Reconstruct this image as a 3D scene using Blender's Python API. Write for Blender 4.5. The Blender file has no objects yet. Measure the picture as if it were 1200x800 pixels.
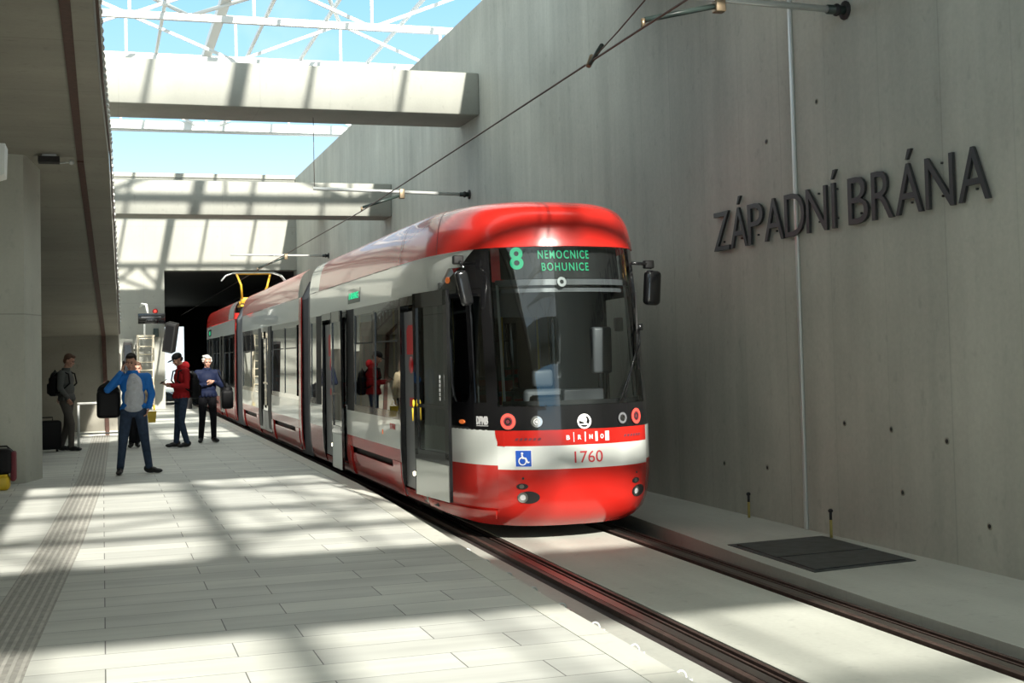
import bpy, bmesh, math, random
from mathutils import Vector, Matrix, Euler
random.seed(7)
scene = bpy.context.scene
C = scene.collection
R = math.radians
# ------------------------------------------------------------------ camera
CAM_F, CAM_YAW, CAM_PITCH, CAM_ROLL, CAM_CY = 1515.98504, 0.307365098, 0.0419725218, -0.0235096749, 348.788846
cd = bpy.data.cameras.new('camera'); cam = bpy.data.objects.new('camera', cd); C.objects.link(cam)
cd.sensor_width = 36.0; cd.lens = CAM_F/1200*36.0; cd.shift_y = -(400-CAM_CY)/1200
fw = Vector((math.sin(CAM_YAW)*math.cos(CAM_PITCH), math.cos(CAM_YAW)*math.cos(CAM_PITCH), math.sin(CAM_PITCH)))
rt = Vector((math.cos(CAM_YAW), -math.sin(CAM_YAW), 0)); up = rt.cross(fw)
r2 = rt*math.cos(CAM_ROLL)+up*math.sin(CAM_ROLL); u2 = -rt*math.sin(CAM_ROLL)+up*math.cos(CAM_ROLL)
mw = Matrix((r2, u2, -fw)).transposed().to_4x4(); mw.translation = Vector((0, 0, 1.7)); cam.matrix_world = mw
cd.clip_end = 500
scene.camera = cam
# ------------------------------------------------------------------ light and exposure
SUN_DIR = Vector((-0.19, 1.7, -1.0)).normalized()
sl = bpy.data.lights.new('sun', 'SUN'); sl.energy = 9.0; sl.angle = R(0.9); sl.color = (1.0, .96, .87)
sun = bpy.data.objects.new('sun', sl); C.objects.link(sun); sun.rotation_euler = SUN_DIR.to_track_quat('-Z', 'Y').to_euler(); sun.location = (2, -20, 15)
scene.view_settings.view_transform = 'Standard'; scene.view_settings.look = 'None'
scene.view_settings.exposure = 0.0; scene.view_settings.gamma = 1.0; scene.view_settings.use_curve_mapping = False
world = bpy.data.worlds.new('sky'); scene.world = world; world.use_nodes = True
nt = world.node_tree; nt.nodes.clear()
wo = nt.nodes.new('ShaderNodeOutputWorld'); bg = nt.nodes.new('ShaderNodeBackground'); nt.links.new(bg.outputs[0], wo.inputs[0])
tc = nt.nodes.new('ShaderNodeTexCoord'); sp = nt.nodes.new('ShaderNodeSeparateXYZ'); nt.links.new(tc.outputs['Generated'], sp.inputs[0])
cr = nt.nodes.new('ShaderNodeValToRGB'); nt.links.new(sp.outputs['Z'], cr.inputs[0])
e = cr.color_ramp.elements
e[0].position = 0.0; e[0].color = (.48, .55, .58, 1); e[1].position = .8; e[1].color = (.50, .54, .52, 1)
for pos, col in ((.10, (.42, .52, .57)), (.17, (.27, .44, .56)), (.28, (.17, .355, .54)), (.36, (.38, .44, .45))):
    x = e.new(pos); x.color = (*col, 1)
nz = nt.nodes.new('ShaderNodeTexNoise'); nz.inputs['Scale'].default_value = 3.0; nz.inputs['Detail'].default_value = 6; nt.links.new(tc.outputs['Generated'], nz.inputs['Vector'])
r1 = nt.nodes.new('ShaderNodeMapRange'); nt.links.new(nz.outputs['Fac'], r1.inputs[0]); r1.inputs[1].default_value = .52; r1.inputs[2].default_value = .72; r1.inputs[4].default_value = .75
mx = nt.nodes.new('ShaderNodeMixRGB'); nt.links.new(r1.outputs[0], mx.inputs[0]); nt.links.new(cr.outputs[0], mx.inputs[1]); mx.inputs[2].default_value = (.60, .62, .60, 1)
nt.links.new(mx.outputs[0], bg.inputs[0]); bg.inputs[1].default_value = 2.3

# ------------------------------------------------------------------ materials
def mat(name, col=(.5, .5, .5), rough=.5, metal=0.0, coat=0.0, emit=None, est=1.0, spec=None, noise=0.0, nscale=20.0, bump=0.0):
    m = bpy.data.materials.new(name); m.use_nodes = True
    n = m.node_tree; b = n.nodes['Principled BSDF']
    b.inputs['Base Color'].default_value = (*col, 1); b.inputs['Roughness'].default_value = rough; b.inputs['Metallic'].default_value = metal
    if coat: b.inputs['Coat Weight'].default_value = coat; b.inputs['Coat Roughness'].default_value = .03
    if spec is not None: b.inputs['Specular IOR Level'].default_value = spec
    if emit: b.inputs['Emission Color'].default_value = (*emit, 1); b.inputs['Emission Strength'].default_value = est
    if noise or bump:
        g = n.nodes.new('ShaderNodeNewGeometry'); t = n.nodes.new('ShaderNodeTexNoise'); t.inputs['Scale'].default_value = nscale; t.inputs['Detail'].default_value = 5
        n.links.new(g.outputs['Position'], t.inputs['Vector'])
        if noise:
            h = n.nodes.new('ShaderNodeMapRange'); h.inputs[1].default_value = .3; h.inputs[2].default_value = .7; h.inputs[3].default_value = 1-noise; h.inputs[4].default_value = 1+noise
            n.links.new(t.outputs['Fac'], h.inputs[0])
            v = n.nodes.new('ShaderNodeVectorMath'); v.operation = 'SCALE'; v.inputs[0].default_value = col; n.links.new(h.outputs[0], v.inputs['Scale']); n.links.new(v.outputs[0], b.inputs['Base Color'])
        if bump:
            bp = n.nodes.new('ShaderNodeBump'); bp.inputs['Strength'].default_value = bump; bp.inputs['Distance'].default_value = .01
            n.links.new(t.outputs['Fac'], bp.inputs['Height']); n.links.new(bp.outputs[0], b.inputs['Normal'])
    return m

def concrete(name, col, var=.12, streak=(1, 1, .12), seams=None, rough=.75, seamd=.75, holes=None):
    """formed concrete: blotches, streaks along the pour, fine grain, optional formwork seams (list of (axis, spacing, offset))"""
    m = bpy.data.materials.new(name); m.use_nodes = True; n = m.node_tree; L = n.links; b = n.nodes['Principled BSDF']
    b.inputs['Roughness'].default_value = rough
    g = n.nodes.new('ShaderNodeNewGeometry'); sep = n.nodes.new('ShaderNodeSeparateXYZ'); L.new(g.outputs['Position'], sep.inputs[0])
    def noise(scale, vec=None, det=6):
        t = n.nodes.new('ShaderNodeTexNoise'); t.inputs['Scale'].default_value = scale; t.inputs['Detail'].default_value = det
        if vec:
            mp = n.nodes.new('ShaderNodeMapping'); mp.inputs['Scale'].default_value = vec; L.new(g.outputs['Position'], mp.inputs[0]); L.new(mp.outputs[0], t.inputs['Vector'])
        else: L.new(g.outputs['Position'], t.inputs['Vector'])
        return t.outputs['Fac']
    def mr(v, a, b_, c, d):
        r = n.nodes.new('ShaderNodeMapRange'); L.new(v, r.inputs[0])
        for i, q in enumerate((a, b_, c, d)): r.inputs[i+1].default_value = q
        return r.outputs[0]
    def mul(a, b_):
        q = n.nodes.new('ShaderNodeMath'); q.operation = 'MULTIPLY'; L.new(a, q.inputs[0]); L.new(b_, q.inputs[1]); return q.outputs[0]
    f = mr(noise(.55), .3, .7, 1-var, 1+var)
    f = mul(f, mr(noise(2.6, streak), .3, .7, 1-var*.8, 1+var*.8))
    f = mul(f, mr(noise(26), .3, .7, 1-var*.35, 1+var*.35))
    f = mul(f, mr(noise(9, (1, 1, .6), 3), .62, .75, 1, .86))
    for ax, spc, off in (seams or []):
        q = n.nodes.new('ShaderNodeMath'); q.operation = 'ADD'; L.new(sep.outputs[ax], q.inputs[0]); q.inputs[1].default_value = -off+1000*spc
        w = n.nodes.new('ShaderNodeMath'); w.operation = 'MODULO'; L.new(q.outputs[0], w.inputs[0]); w.inputs[1].default_value = spc
        c = n.nodes.new('ShaderNodeMath'); c.operation = 'LESS_THAN'; L.new(w.outputs[0], c.inputs[0]); c.inputs[1].default_value = .018
        f = mul(f, mr(c.outputs[0], 0, 1, 1, seamd))
    v = n.nodes.new('ShaderNodeVectorMath'); v.operation = 'SCALE'; v.inputs[0].default_value = col; L.new(f, v.inputs['Scale']); L.new(v.outputs[0], b.inputs['Base Color'])
    bp = n.nodes.new('ShaderNodeBump'); bp.inputs['Strength'].default_value = .25; bp.inputs['Distance'].default_value = .01; L.new(f, bp.inputs['Height']); L.new(bp.outputs[0], b.inputs['Normal'])
    return m

def glass(name, tint, ior=1.5, rough=.0, minr=0.0):
    m = bpy.data.materials.new(name); m.use_nodes = True; n = m.node_tree; L = n.links; n.nodes.clear()
    o = n.nodes.new('ShaderNodeOutputMaterial'); t = n.nodes.new('ShaderNodeBsdfTransparent'); t.inputs[0].default_value = (*tint, 1)
    g = n.nodes.new('ShaderNodeBsdfGlossy'); g.inputs['Roughness'].default_value = rough; g.inputs[0].default_value = (.95, .97, .96, 1)
    fr = n.nodes.new('ShaderNodeFresnel'); fr.inputs[0].default_value = ior
    mxx = n.nodes.new('ShaderNodeMixShader'); r = n.nodes.new('ShaderNodeMapRange'); L.new(fr.outputs[0], r.inputs[0]); r.inputs[3].default_value = minr
    L.new(r.outputs[0], mxx.inputs[0]); L.new(t.outputs[0], mxx.inputs[1]); L.new(g.outputs[0], mxx.inputs[2]); L.new(mxx.outputs[0], o.inputs[0])
    return m

M = {}
M['wall'] = concrete('wall_concrete', (.43, .435, .38), .13, (1, 1.2, .10), [(1, 2.7, 1.1), (1, 0.9, .2)], seamd=.93)
M['beam'] = concrete('beam_concrete', (.37, .375, .335), .07, (1, 1, .3), [(0, 2.4, .3)], seamd=.9)
M['portal'] = concrete('portal_concrete', (.38, .38, .335), .06, (1, 1, .2), [(0, 1.35, .05), (2, 2.7, 1.0)], seamd=.9)
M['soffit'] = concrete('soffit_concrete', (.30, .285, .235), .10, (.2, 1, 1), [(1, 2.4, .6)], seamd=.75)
M['pillar'] = concrete('pillar_concrete', (.45, .46, .40), .08, (1, 1, .3), [(2, 2.6, 2.4)], seamd=.7)
M['track'] = concrete('track_concrete', (.50, .51, .45), .10, (1, .1, 1))
M['kerbside'] = concrete('side_slab_concrete', (.47, .48, .43), .10, (1, .2, 1), rough=.5)
M['bed'] = concrete('track_bed_dark', (.10, .095, .085), .3)
M['rib'] = mat('tactile_rib', (.52, .51, .46), .6, noise=.15, nscale=9)
M['deck_edge'] = concrete('platform_edge_concrete', (.62, .62, .55), .05, (1, .1, 1), [(1, 1.0, .3)])

def paving():
    m = bpy.data.materials.new('platform_paving'); m.use_nodes = True; n = m.node_tree; L = n.links; b = n.nodes['Principled BSDF']
    g = n.nodes.new('ShaderNodeNewGeometry')
    br = n.nodes.new('ShaderNodeTexBrick'); L.new(g.outputs['Position'], br.inputs['Vector'])
    br.inputs['Scale'].default_value = 1.0; br.inputs['Brick Width'].default_value = 1.15; br.inputs['Row Height'].default_value = .38
    br.inputs['Mortar Size'].default_value = .004; br.inputs['Mortar Smooth'].default_value = .3; br.inputs['Bias'].default_value = 0
    br.inputs['Color1'].default_value = (.68, .69, .63, 1); br.inputs['Color2'].default_value = (.56, .57, .53, 1); br.inputs['Mortar'].default_value = (.16, .16, .15, 1)
    br.offset = .37; br.offset_frequency = 2
    t = n.nodes.new('ShaderNodeTexNoise'); t.inputs['Scale'].default_value = 1.3; t.inputs['Detail'].default_value = 7; L.new(g.outputs['Position'], t.inputs['Vector'])
    mp = n.nodes.new('ShaderNodeMapping'); mp.inputs['Scale'].default_value = (.25, 3.2, 1); L.new(g.outputs['Position'], mp.inputs[0])
    t2 = n.nodes.new('ShaderNodeTexNoise'); t2.inputs['Scale'].default_value = 1.5; t2.inputs['Detail'].default_value = 3; L.new(mp.outputs[0], t2.inputs['Vector'])
    a = n.nodes.new('ShaderNodeMapRange'); L.new(t.outputs['Fac'], a.inputs[0]); a.inputs[1].default_value = .3; a.inputs[2].default_value = .7; a.inputs[3].default_value = .92; a.inputs[4].default_value = 1.06
    c = n.nodes.new('ShaderNodeMapRange'); L.new(t2.outputs['Fac'], c.inputs[0]); c.inputs[1].default_value = .35; c.inputs[2].default_value = .65; c.inputs[3].default_value = .9; c.inputs[4].default_value = 1.05
    q = n.nodes.new('ShaderNodeMath'); q.operation = 'MULTIPLY'; L.new(a.outputs[0], q.inputs[0]); L.new(c.outputs[0], q.inputs[1])
    v = n.nodes.new('ShaderNodeVectorMath'); v.operation = 'SCALE'; L.new(br.outputs['Color'], v.inputs[0]); L.new(q.outputs[0], v.inputs['Scale']); L.new(v.outputs[0], b.inputs['Base Color'])
    b.inputs['Roughness'].default_value = .62
    bp = n.nodes.new('ShaderNodeBump'); bp.invert = True; bp.inputs['Strength'].default_value = .5; bp.inputs['Distance'].default_value = .006; L.new(br.outputs['Fac'], bp.inputs['Height']); L.new(bp.outputs[0], b.inputs['Normal'])
    return m
M['paving'] = paving()
M['tactile'] = mat('tactile_paving', (.37, .36, .325), .7, noise=.2, nscale=14)
M['steel_white'] = mat('white_painted_steel', (.72, .73, .70), .4)
M['red'] = mat('tram_red_paint', (.52, .018, .012), .25, coat=.45)
M['white'] = mat('tram_white_paint', (.72, .75, .71), .25, coat=.7)
M['black'] = mat('tram_black_panel', (.008, .008, .009), .12, coat=1.0)
M['blackmat'] = mat('black_rubber', (.012, .012, .012), .6)
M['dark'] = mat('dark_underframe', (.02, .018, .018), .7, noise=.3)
M['bellows'] = mat('grey_bellows', (.13, .13, .14), .55)
M['greypanel'] = mat('grey_inner_panel', (.16, .165, .175), .35)
M['interior'] = mat('tram_interior', (.16, .17, .165), .6)
M['intfloor'] = mat('tram_floor_lining', (.07, .075, .08), .6)
M['seatred'] = mat('seat_red_fabric', (.35, .03, .03), .8)
M['seatgrey'] = mat('seat_grey_shell', (.10, .11, .12), .5)
M['pole'] = mat('steel_handrail', (.6, .6, .6), .25, metal=1)
M['yellow'] = mat('yellow_plastic', (.80, .55, .03), .4)
M['sticker'] = mat('red_sticker', (.55, .01, .015), .4)
M['chrome'] = mat('chrome', (.75, .75, .75), .12, metal=1)
M['winglass'] = glass('tinted_window_glass', (.16, .17, .17), 1.9, minr=.02)
M['screen'] = glass('windscreen_glass', (.62, .66, .66), 1.7, minr=.03)
M['doorglass'] = glass('door_glass', (.20, .23, .22), 1.8, minr=.10)
M['led'] = mat('green_led', (0, .1, .03), .5, emit=(.04, .85, .38), est=.95)
M['amber'] = mat('amber_lamp', (.75, .16, .04), .3, emit=(1, .25, .05), est=.25)
M['redlamp'] = mat('red_lamp', (.8, .05, .04), .3, emit=(1, .12, .08), est=.9)
M['lamp'] = mat('step_lamp', (1, .95, .8), .3, emit=(1, .9, .65), est=8)
M['blue'] = mat('blue_sign', (.02, .10, .50), .4)
M['signwhite'] = mat('white_lettering', (.85, .85, .85), .4)
M['pinkred'] = mat('red_lettering', (.62, .05, .06), .4)
M['greysign'] = mat('grey_lettering', (.5, .5, .5), .4)
M['signmetal'] = mat('dark_letter_metal', (.022, .024, .025), .5)
M['rail'] = mat('rail_steel_rusty', (.10, .065, .055), .45, metal=.4, noise=.25)
M['railtop'] = mat('rail_head_steel', (.22, .19, .17), .35, metal=.9)
M['rubber'] = mat('rail_groove_filler', (.035, .027, .025), .7, noise=.3)
M['rust'] = mat('rusty_channel', (.085, .04, .028), .7, noise=.25)
M['panto'] = mat('yellow_painted_steel', (.75, .42, .03), .4)
M['wire'] = mat('copper_wire', (.12, .08, .065), .5, metal=.5)
M['galv'] = mat('galvanised_tube', (.62, .64, .62), .3, metal=.3)
M['insul'] = mat('dark_insulator', (.03, .045, .04), .35)
M['brass'] = mat('brass_clamp', (.30, .23, .15), .4, metal=.7)
M['hatch'] = mat('steel_hatch_plate', (.060, .066, .068), .45, metal=.3, noise=.35, nscale=9, bump=.4)
M['ladder'] = mat('cream_ladder_paint', (.75, .66, .50), .5)
M['skin'] = mat('skin', (.50, .27, .19), .5)
M['hairdark'] = mat('dark_hair', (.02, .015, .012), .7, spec=.2)
M['hairbrown'] = mat('brown_hair', (.10, .05, .03), .7)
M['hairwhite'] = mat('white_hair', (.50, .49, .46), .8, spec=.2)
M['eye'] = mat('eye', (.02, .015, .015), .2)
M['lips'] = mat('lips', (.36, .13, .11), .5)
M['jacketblue'] = mat('blue_jacket_cloth', (.02, .16, .52), .65, bump=.5, nscale=14, spec=.2)
M['tee'] = mat('grey_tee_cloth', (.50, .52, .56), .8, noise=.12, nscale=16, bump=.4, spec=.2)
M['jeans'] = mat('dark_blue_denim', (.035, .055, .095), .8, noise=.2, nscale=18, bump=.5, spec=.2)
M['hoodie'] = mat('red_hoodie_cloth', (.42, .018, .022), .8, bump=.5, nscale=12, spec=.2)
M['navy'] = mat('navy_jacket_cloth', (.008, .013, .038), .7, bump=.5, nscale=14, spec=.2)
M['blacktrouser'] = mat('black_trouser_cloth', (.010, .010, .013), .8, bump=.5, nscale=14, spec=.2)
M['greyjacket'] = mat('grey_jacket_cloth', (.10, .105, .10), .8, bump=.5, nscale=14, spec=.2)
M['greytrouser'] = mat('grey_trouser_cloth', (.10, .09, .08), .8, bump=.5, nscale=14, spec=.2)
M['beige'] = mat('beige_jacket_cloth', (.50, .42, .28), .8, bump=.5, nscale=14, spec=.2)
M['stub'] = mat('dull_yellow_sleeve', (.34, .28, .08), .6)
M['bag'] = mat('black_bag_nylon', (.008, .008, .009), .55, bump=.5, nscale=18, spec=.2)
M['shoe'] = mat('black_shoe', (.012, .012, .012), .4)
M['sole'] = mat('pale_sole', (.45, .42, .38), .7)
M['trim'] = mat('dark_red_lining', (.14, .02, .03), .7)

# ------------------------------------------------------------------ helpers
def tag(o, label=None, cat=None, group=None, kind=None):
    if label: o['label'] = label
    if cat: o['category'] = cat
    if group: o['group'] = group
    if kind: o['kind'] = kind
    return o
def empty(name, loc=(0, 0, 0), rz=0.0, label=None, cat=None, group=None):
    o = bpy.data.objects.new(name, None); C.objects.link(o); o.location = loc; o.rotation_euler = (0, 0, rz); o.empty_display_size = .1
    return tag(o, label, cat, group)
class MB:
    """collects shapes into one mesh; coordinates are local to the parent"""
    def __init__(s): s.bm = bmesh.new(); s.mats = []
    def mi(s, m):
        if m not in s.mats: s.mats.append(m)
        return s.mats.index(m)
    def poly(s, pts, faces, m, smooth=False):
        vs = [s.bm.verts.new(p) for p in pts]; i = s.mi(m)
        for f in faces:
            try:
                fc = s.bm.faces.new([vs[k] for k in f]); fc.material_index = i; fc.smooth = smooth
            except ValueError: pass
        return s
    def box(s, x0, x1, y0, y1, z0, z1, m):
        p = [(x, y, z) for x in (x0, x1) for y in (y0, y1) for z in (z0, z1)]
        return s.poly(p, [(0, 1, 3, 2), (4, 6, 7, 5), (0, 4, 5, 1), (2, 3, 7, 6), (0, 2, 6, 4), (1, 5, 7, 3)], m)
    def bev(s, x0, x1, y0, y1, z0, z1, m, r=.02, seg=3):
        t = bmesh.new(); bmesh.ops.create_cube(t, size=1)
        bmesh.ops.transform(t, matrix=Matrix.Translation(((x0+x1)/2, (y0+y1)/2, (z0+z1)/2)) @ Matrix.Diagonal((abs(x1-x0), abs(y1-y0), abs(z1-z0), 1)), verts=t.verts)
        bmesh.ops.bevel(t, geom=t.edges[:], offset=r, segments=seg, affect='EDGES', profile=.5)
        return s.merge(t, m, True)
    def merge(s, t, m, smooth=False, mtx=None):
        if mtx is not None: bmesh.ops.transform(t, matrix=mtx, verts=t.verts)
        s.poly([v.co.copy() for v in t.verts], [[v.index for v in f.verts] for f in _idx(t).faces], m, smooth); t.free(); return s
    def tube(s, pts, r, m, n=10, r1=None, cap=True):
        pts = [Vector(p) for p in pts]; rings = []; prev = None
        for i, p in enumerate(pts):
            d = (pts[min(i+1, len(pts)-1)]-pts[max(i-1, 0)]).normalized()
            if prev is None: a = d.orthogonal().normalized()
            else: a = (prev-d*prev.dot(d)).normalized()
            prev = a; b = d.cross(a); rr = r if r1 is None else r+(r1-r)*i/(len(pts)-1)
            rings.append([p+(a*math.cos(2*math.pi*k/n)+b*math.sin(2*math.pi*k/n))*rr for k in range(n)])
        V = [v for q in rings for v in q]; F = []
        for i in range(len(rings)-1):
            for k in range(n): F.append((i*n+k, i*n+(k+1) % n, (i+1)*n+(k+1) % n, (i+1)*n+k))
        if cap: F.append(tuple(range(n-1, -1, -1))); F.append(tuple((len(rings)-1)*n+k for k in range(n)))
        return s.poly(V, F, m, True)
    def bar(s, a, b, w, h, m):
        """rectangular bar from a to b, w across, h in the upright direction"""
        a = Vector(a); b = Vector(b); d = (b-a).normalized(); u = Vector((0, 0, 1))
        if abs(d.z) > .98: u = Vector((0, 1, 0))
        x = d.cross(u).normalized()*w/2; y = x.normalized().cross(d).normalized()*h/2
        P = [q+sx*x+sy*y for q in (a, b) for sx, sy in ((-1, -1), (1, -1), (1, 1), (-1, 1))]
        return s.poly(P, [(3, 2, 1, 0), (4, 5, 6, 7), (0, 1, 5, 4), (1, 2, 6, 5), (2, 3, 7, 6), (3, 0, 4, 7)], m)
    def prism(s, poly, z0, z1, m, axis='Z'):
        n = len(poly)
        def c(p, h): return (p[0], p[1], h) if axis == 'Z' else ((h, p[0], p[1]) if axis == 'X' else (p[0], h, p[1]))
        return s.poly([c(p, z0) for p in poly]+[c(p, z1) for p in poly], [tuple(range(n-1, -1, -1)), tuple(range(n, 2*n))]+[(i, (i+1) % n, n+(i+1) % n, n+i) for i in range(n)], m)
    def ell(s, c, r, m, rot=None, seg=20):
        t = bmesh.new(); bmesh.ops.create_uvsphere(t, u_segments=seg, v_segments=max(6, seg*2//3), radius=1)
        mt = Matrix.Translation(c) @ ((rot or Euler((0, 0, 0))).to_matrix().to_4x4()) @ Matrix.Diagonal((r[0], r[1], r[2], 1))
        return s.merge(t, m, True, mt)
    def cyl(s, a, b, r, m, n=20): return s.tube([a, b], r, m, n)
    def build(s, name, parent=None, fix=True):
        if fix: bmesh.ops.recalc_face_normals(s.bm, faces=s.bm.faces[:])
        me = bpy.data.meshes.new(name); s.bm.to_mesh(me); s.bm.free()
        for m in s.mats: me.materials.append(M[m])
        o = bpy.data.objects.new(name, me); C.objects.link(o)
        if parent: o.parent = parent
        return o
def _idx(t): t.verts.index_update(); t.verts.ensure_lookup_table(); return t
def struct(name, mb, label=None):
    o = mb.build(name); o['kind'] = 'structure'
    if label: o['label'] = label
    return o
def kids(o): return [c for c in bpy.data.objects if c.parent == o]
def copy_tree(o, parent=None):
    c = o.copy(); C.objects.link(c); c.parent = parent
    for k in kids(o):
        copy_tree(k, c)
    return c
def dg_mesh(o):
    dg = bpy.context.evaluated_depsgraph_get(); return bpy.data.meshes.new_from_object(o.evaluated_get(dg))
def text_mesh(body, size=1.0, extrude=.02, sx=1.0, bold=0.0, spacing=1.0):
    """list of verts, faces of a text laid out in its own xy plane, centred, cap height = size"""
    cu = bpy.data.curves.new('t', 'FONT'); cu.body = body; cu.size = size/.7; cu.extrude = extrude; cu.offset = bold; cu.space_character = spacing
    cu.resolution_u = 4
    o = bpy.data.objects.new('t', cu); C.objects.link(o); me = dg_mesh(o); bpy.data.objects.remove(o); bpy.data.curves.remove(cu)
    V = [v.co.copy() for v in me.vertices]; F = [tuple(p.vertices) for p in me.polygons]; bpy.data.meshes.remove(me)
    if V:
        cx = (min(v.x for v in V)+max(v.x for v in V))/2
        for v in V: v.x = (v.x-cx)*sx
    return V, F
# ---- tram shell geometry: plan path (left side -> nose -> right side) and vertical profile
TCX = 4.53
HALF = [(0,12.05),(.18,12.055),(.36,12.085),(.53,12.145),(.68,12.235),(.79,12.335),(.885,12.47),(.96,12.64),(1.02,12.88),(1.08,13.22),(1.135,13.7),(1.175,14.4),(1.18,15.2)]
YEND = 45.0
def _mk():
    left = [(TCX-1.18, YEND)] + [(TCX-a, y) for a, y in reversed(HALF)]
    right = [(TCX+a, y) for a, y in HALF[1:]] + [(TCX+1.18, YEND)]
    P = left + right
    # smooth the curved portion with Catmull-Rom
    out = [P[0]]
    for i in range(1, len(P)-2):
        p0, p1, p2, p3 = P[i-1], P[i], P[i+1], P[i+2]
        if i == 1: p0 = (p1[0], p1[1]+.8)
        if i == len(P)-3: p3 = (p2[0], p2[1]+.8)
        for k in range(6):
            t = k/6
            out.append(tuple(.5*((2*p1[c])+(-p0[c]+p2[c])*t+(2*p0[c]-5*p1[c]+4*p2[c]-p3[c])*t*t+(-p0[c]+3*p1[c]-3*p2[c]+p3[c])*t**3) for c in (0,1)))
    out += [P[-2], P[-1]]
    return out
PLAN = _mk()
CUM = [0.0]
for _a, _b in zip(PLAN, PLAN[1:]): CUM.append(CUM[-1]+math.hypot(_b[0]-_a[0], _b[1]-_a[1]))
SMID = CUM[-1]/2; 
CUM = [c-SMID for c in CUM]          # s = 0 at the nose, negative on the platform side
def plan(s):
    lo, hi = 0, len(CUM)-1
    if s <= CUM[0]: lo = 0
    elif s >= CUM[-1]: lo = hi-1
    else:
        while hi-lo > 1:
            m = (lo+hi)//2
            if CUM[m] <= s: lo = m
            else: hi = m
    t = (s-CUM[lo])/(CUM[lo+1]-CUM[lo])
    a, b = PLAN[lo], PLAN[lo+1]
    return a[0]+(b[0]-a[0])*t, a[1]+(b[1]-a[1])*t
def interp(tab, z):
    if z <= tab[0][0]: return tab[0][1]
    for (z0, v0), (z1, v1) in zip(tab, tab[1:]):
        if z <= z1: return v0+(v1-v0)*(z-z0)/(z1-z0)
    return tab[-1][1]
SETB = [(-.06,.34),(0,.22),(.08,.12),(.2,.05),(.4,.01),(.6,0),(1.15,.02),(2.0,.16),(2.8,.31),(2.9,.34),(3.0,.37),(3.1,.43),(3.17,.50),(3.22,.60),(3.26,.74),(3.29,.95),(3.32,1.35),(3.34,1.8),(3.355,2.2),(3.36,2.3)]
INS = [(-.06,.16),(0,.09),(.08,.05),(.25,.015),(.58,0),(.93,0),(2.4,.02),(2.75,.03),(2.85,.04),(2.95,.055),(3.05,.075),(3.13,.105),(3.19,.14),(3.24,.19),(3.29,.28),(3.32,.38),(3.34,.52),(3.355,.80),(3.36,1.17)]
def shell(s, z, off=0.0):
    def raw(s):
        x, y = plan(s)
        w = max(0.0, min(1.0, (14.6-y)/2.2)); w = w*w*(3-2*w)
        w2 = 1.0
        return (TCX+(x-TCX)*(1-interp(INS, z)/1.18), y+interp(SETB, z)*w)
    x, y = raw(s)
    if off:
        a, b = raw(s-.02), raw(s+.02)
        tx, ty = b[0]-a[0], b[1]-a[1]; l = math.hypot(tx, ty)
        x += ty/l*off; y += -tx/l*off
    return (x, y, z)
def sL(y):
    lo, hi = CUM[0], -0.05
    for _ in range(40):
        m = (lo+hi)/2
        if plan(m)[1] > y: lo = m
        else: hi = m
    return (lo+hi)/2
# ------------------------------------------------------------------ structure
EDGE = [(-14, 2.80), (4, 2.82), (6.07, 2.85), (6.72, 2.87), (8.16, 2.905), (9.93, 2.965), (12.3, 3.06), (14.6, 3.16), (17.2, 3.225), (21, 3.24), (47, 3.24), (80, 3.24)]
WX = 6.75
def at_edge(y, tab=EDGE): return interp(tab, y)
def strip(mb, ys, xl, xr, z0, z1, m):
    for a, b in zip(ys, ys[1:]):
        P = [(xl(a), a), (xr(a), a), (xr(b), b), (xl(b), b)]
        mb.prism(P, z0, z1, m)
    return mb
YS = [y for y, _ in EDGE]
ys_fine = [-14, -6, 0, 4, 6.07, 6.72, 8.16, 9.93, 12.3, 14.6, 17.2, 21, 30, 40, 47, 80]
def _join(mb):
    bmesh.ops.remove_doubles(mb.bm, verts=mb.bm.verts[:], dist=1e-5); return mb
f = MB(); P = [(-5.4, -14)]+[(at_edge(y)-.20, y) for y in ys_fine]+[(-5.4, 80)]
f.prism(P, -.45, 0, 'paving'); struct('floor', f)
k = MB(); P = [(at_edge(y)-.20, y) for y in ys_fine]+[(at_edge(y), y) for y in reversed(ys_fine)]
k.prism(P, -.45, .004, 'deck_edge'); struct('trim_1', k, 'pale kerb stones along the platform edge')
# tactile strip with raised ribs
tc_ = [(-14, -.85), (4, -.72), (8, -.60), (13, -.38), (20, -.17), (33, -.02), (46.8, .05)]
tm = MB(); ty = [-14, 4, 6, 8, 10, 13, 16, 20, 26, 33, 46.8]
tm.prism([(interp(tc_, y)-.19, y) for y in ty]+[(interp(tc_, y)+.19, y) for y in reversed(ty)], 0, .003, 'tactile')
for q in range(7):
    o_ = -.165+.055*q
    tm.prism([(interp(tc_, y)+o_-.011, y) for y in ty]+[(interp(tc_, y)+o_+.011, y) for y in reversed(ty)], .002, .009, 'rib')
struct('trim_2', tm, 'dark ribbed tactile strip running along the platform')
# track
LR = [(-14, 3.56), (6, 3.60), (10, 3.66), (14, 3.73), (20, 3.80), (26, 3.8125), (80, 3.8125)]
ry = [-14, -4, 2, 6, 8, 10, 12, 14, 17, 20, 26, 47, 80]
GA = 1.435
lr = lambda y: interp(LR, y)
b = MB(); b.box(2.6, WX+.3, -14, 80, -.6, -.33, 'bed'); struct('ground', b)
t = MB(); t.prism([(at_edge(y), y) for y in ry]+[(lr(y)-.20, y) for y in reversed(ry)], -.33, -.215, 'kerbside'); struct('track_side_strip', t)
t = MB(); t.prism([(lr(y)+.16, y) for y in ry]+[(lr(y)+GA-.17, y) for y in reversed(ry)], -.33, -.195, 'track'); struct('track_slab', t)
t = MB()
for dx0, dx1 in ((-.20, .16), (GA-.17, GA+.22)):
    t.prism([(lr(y)+dx0, y) for y in ry]+[(lr(y)+dx1, y) for y in reversed(ry)], -.33, -.225, 'rubber')
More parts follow.
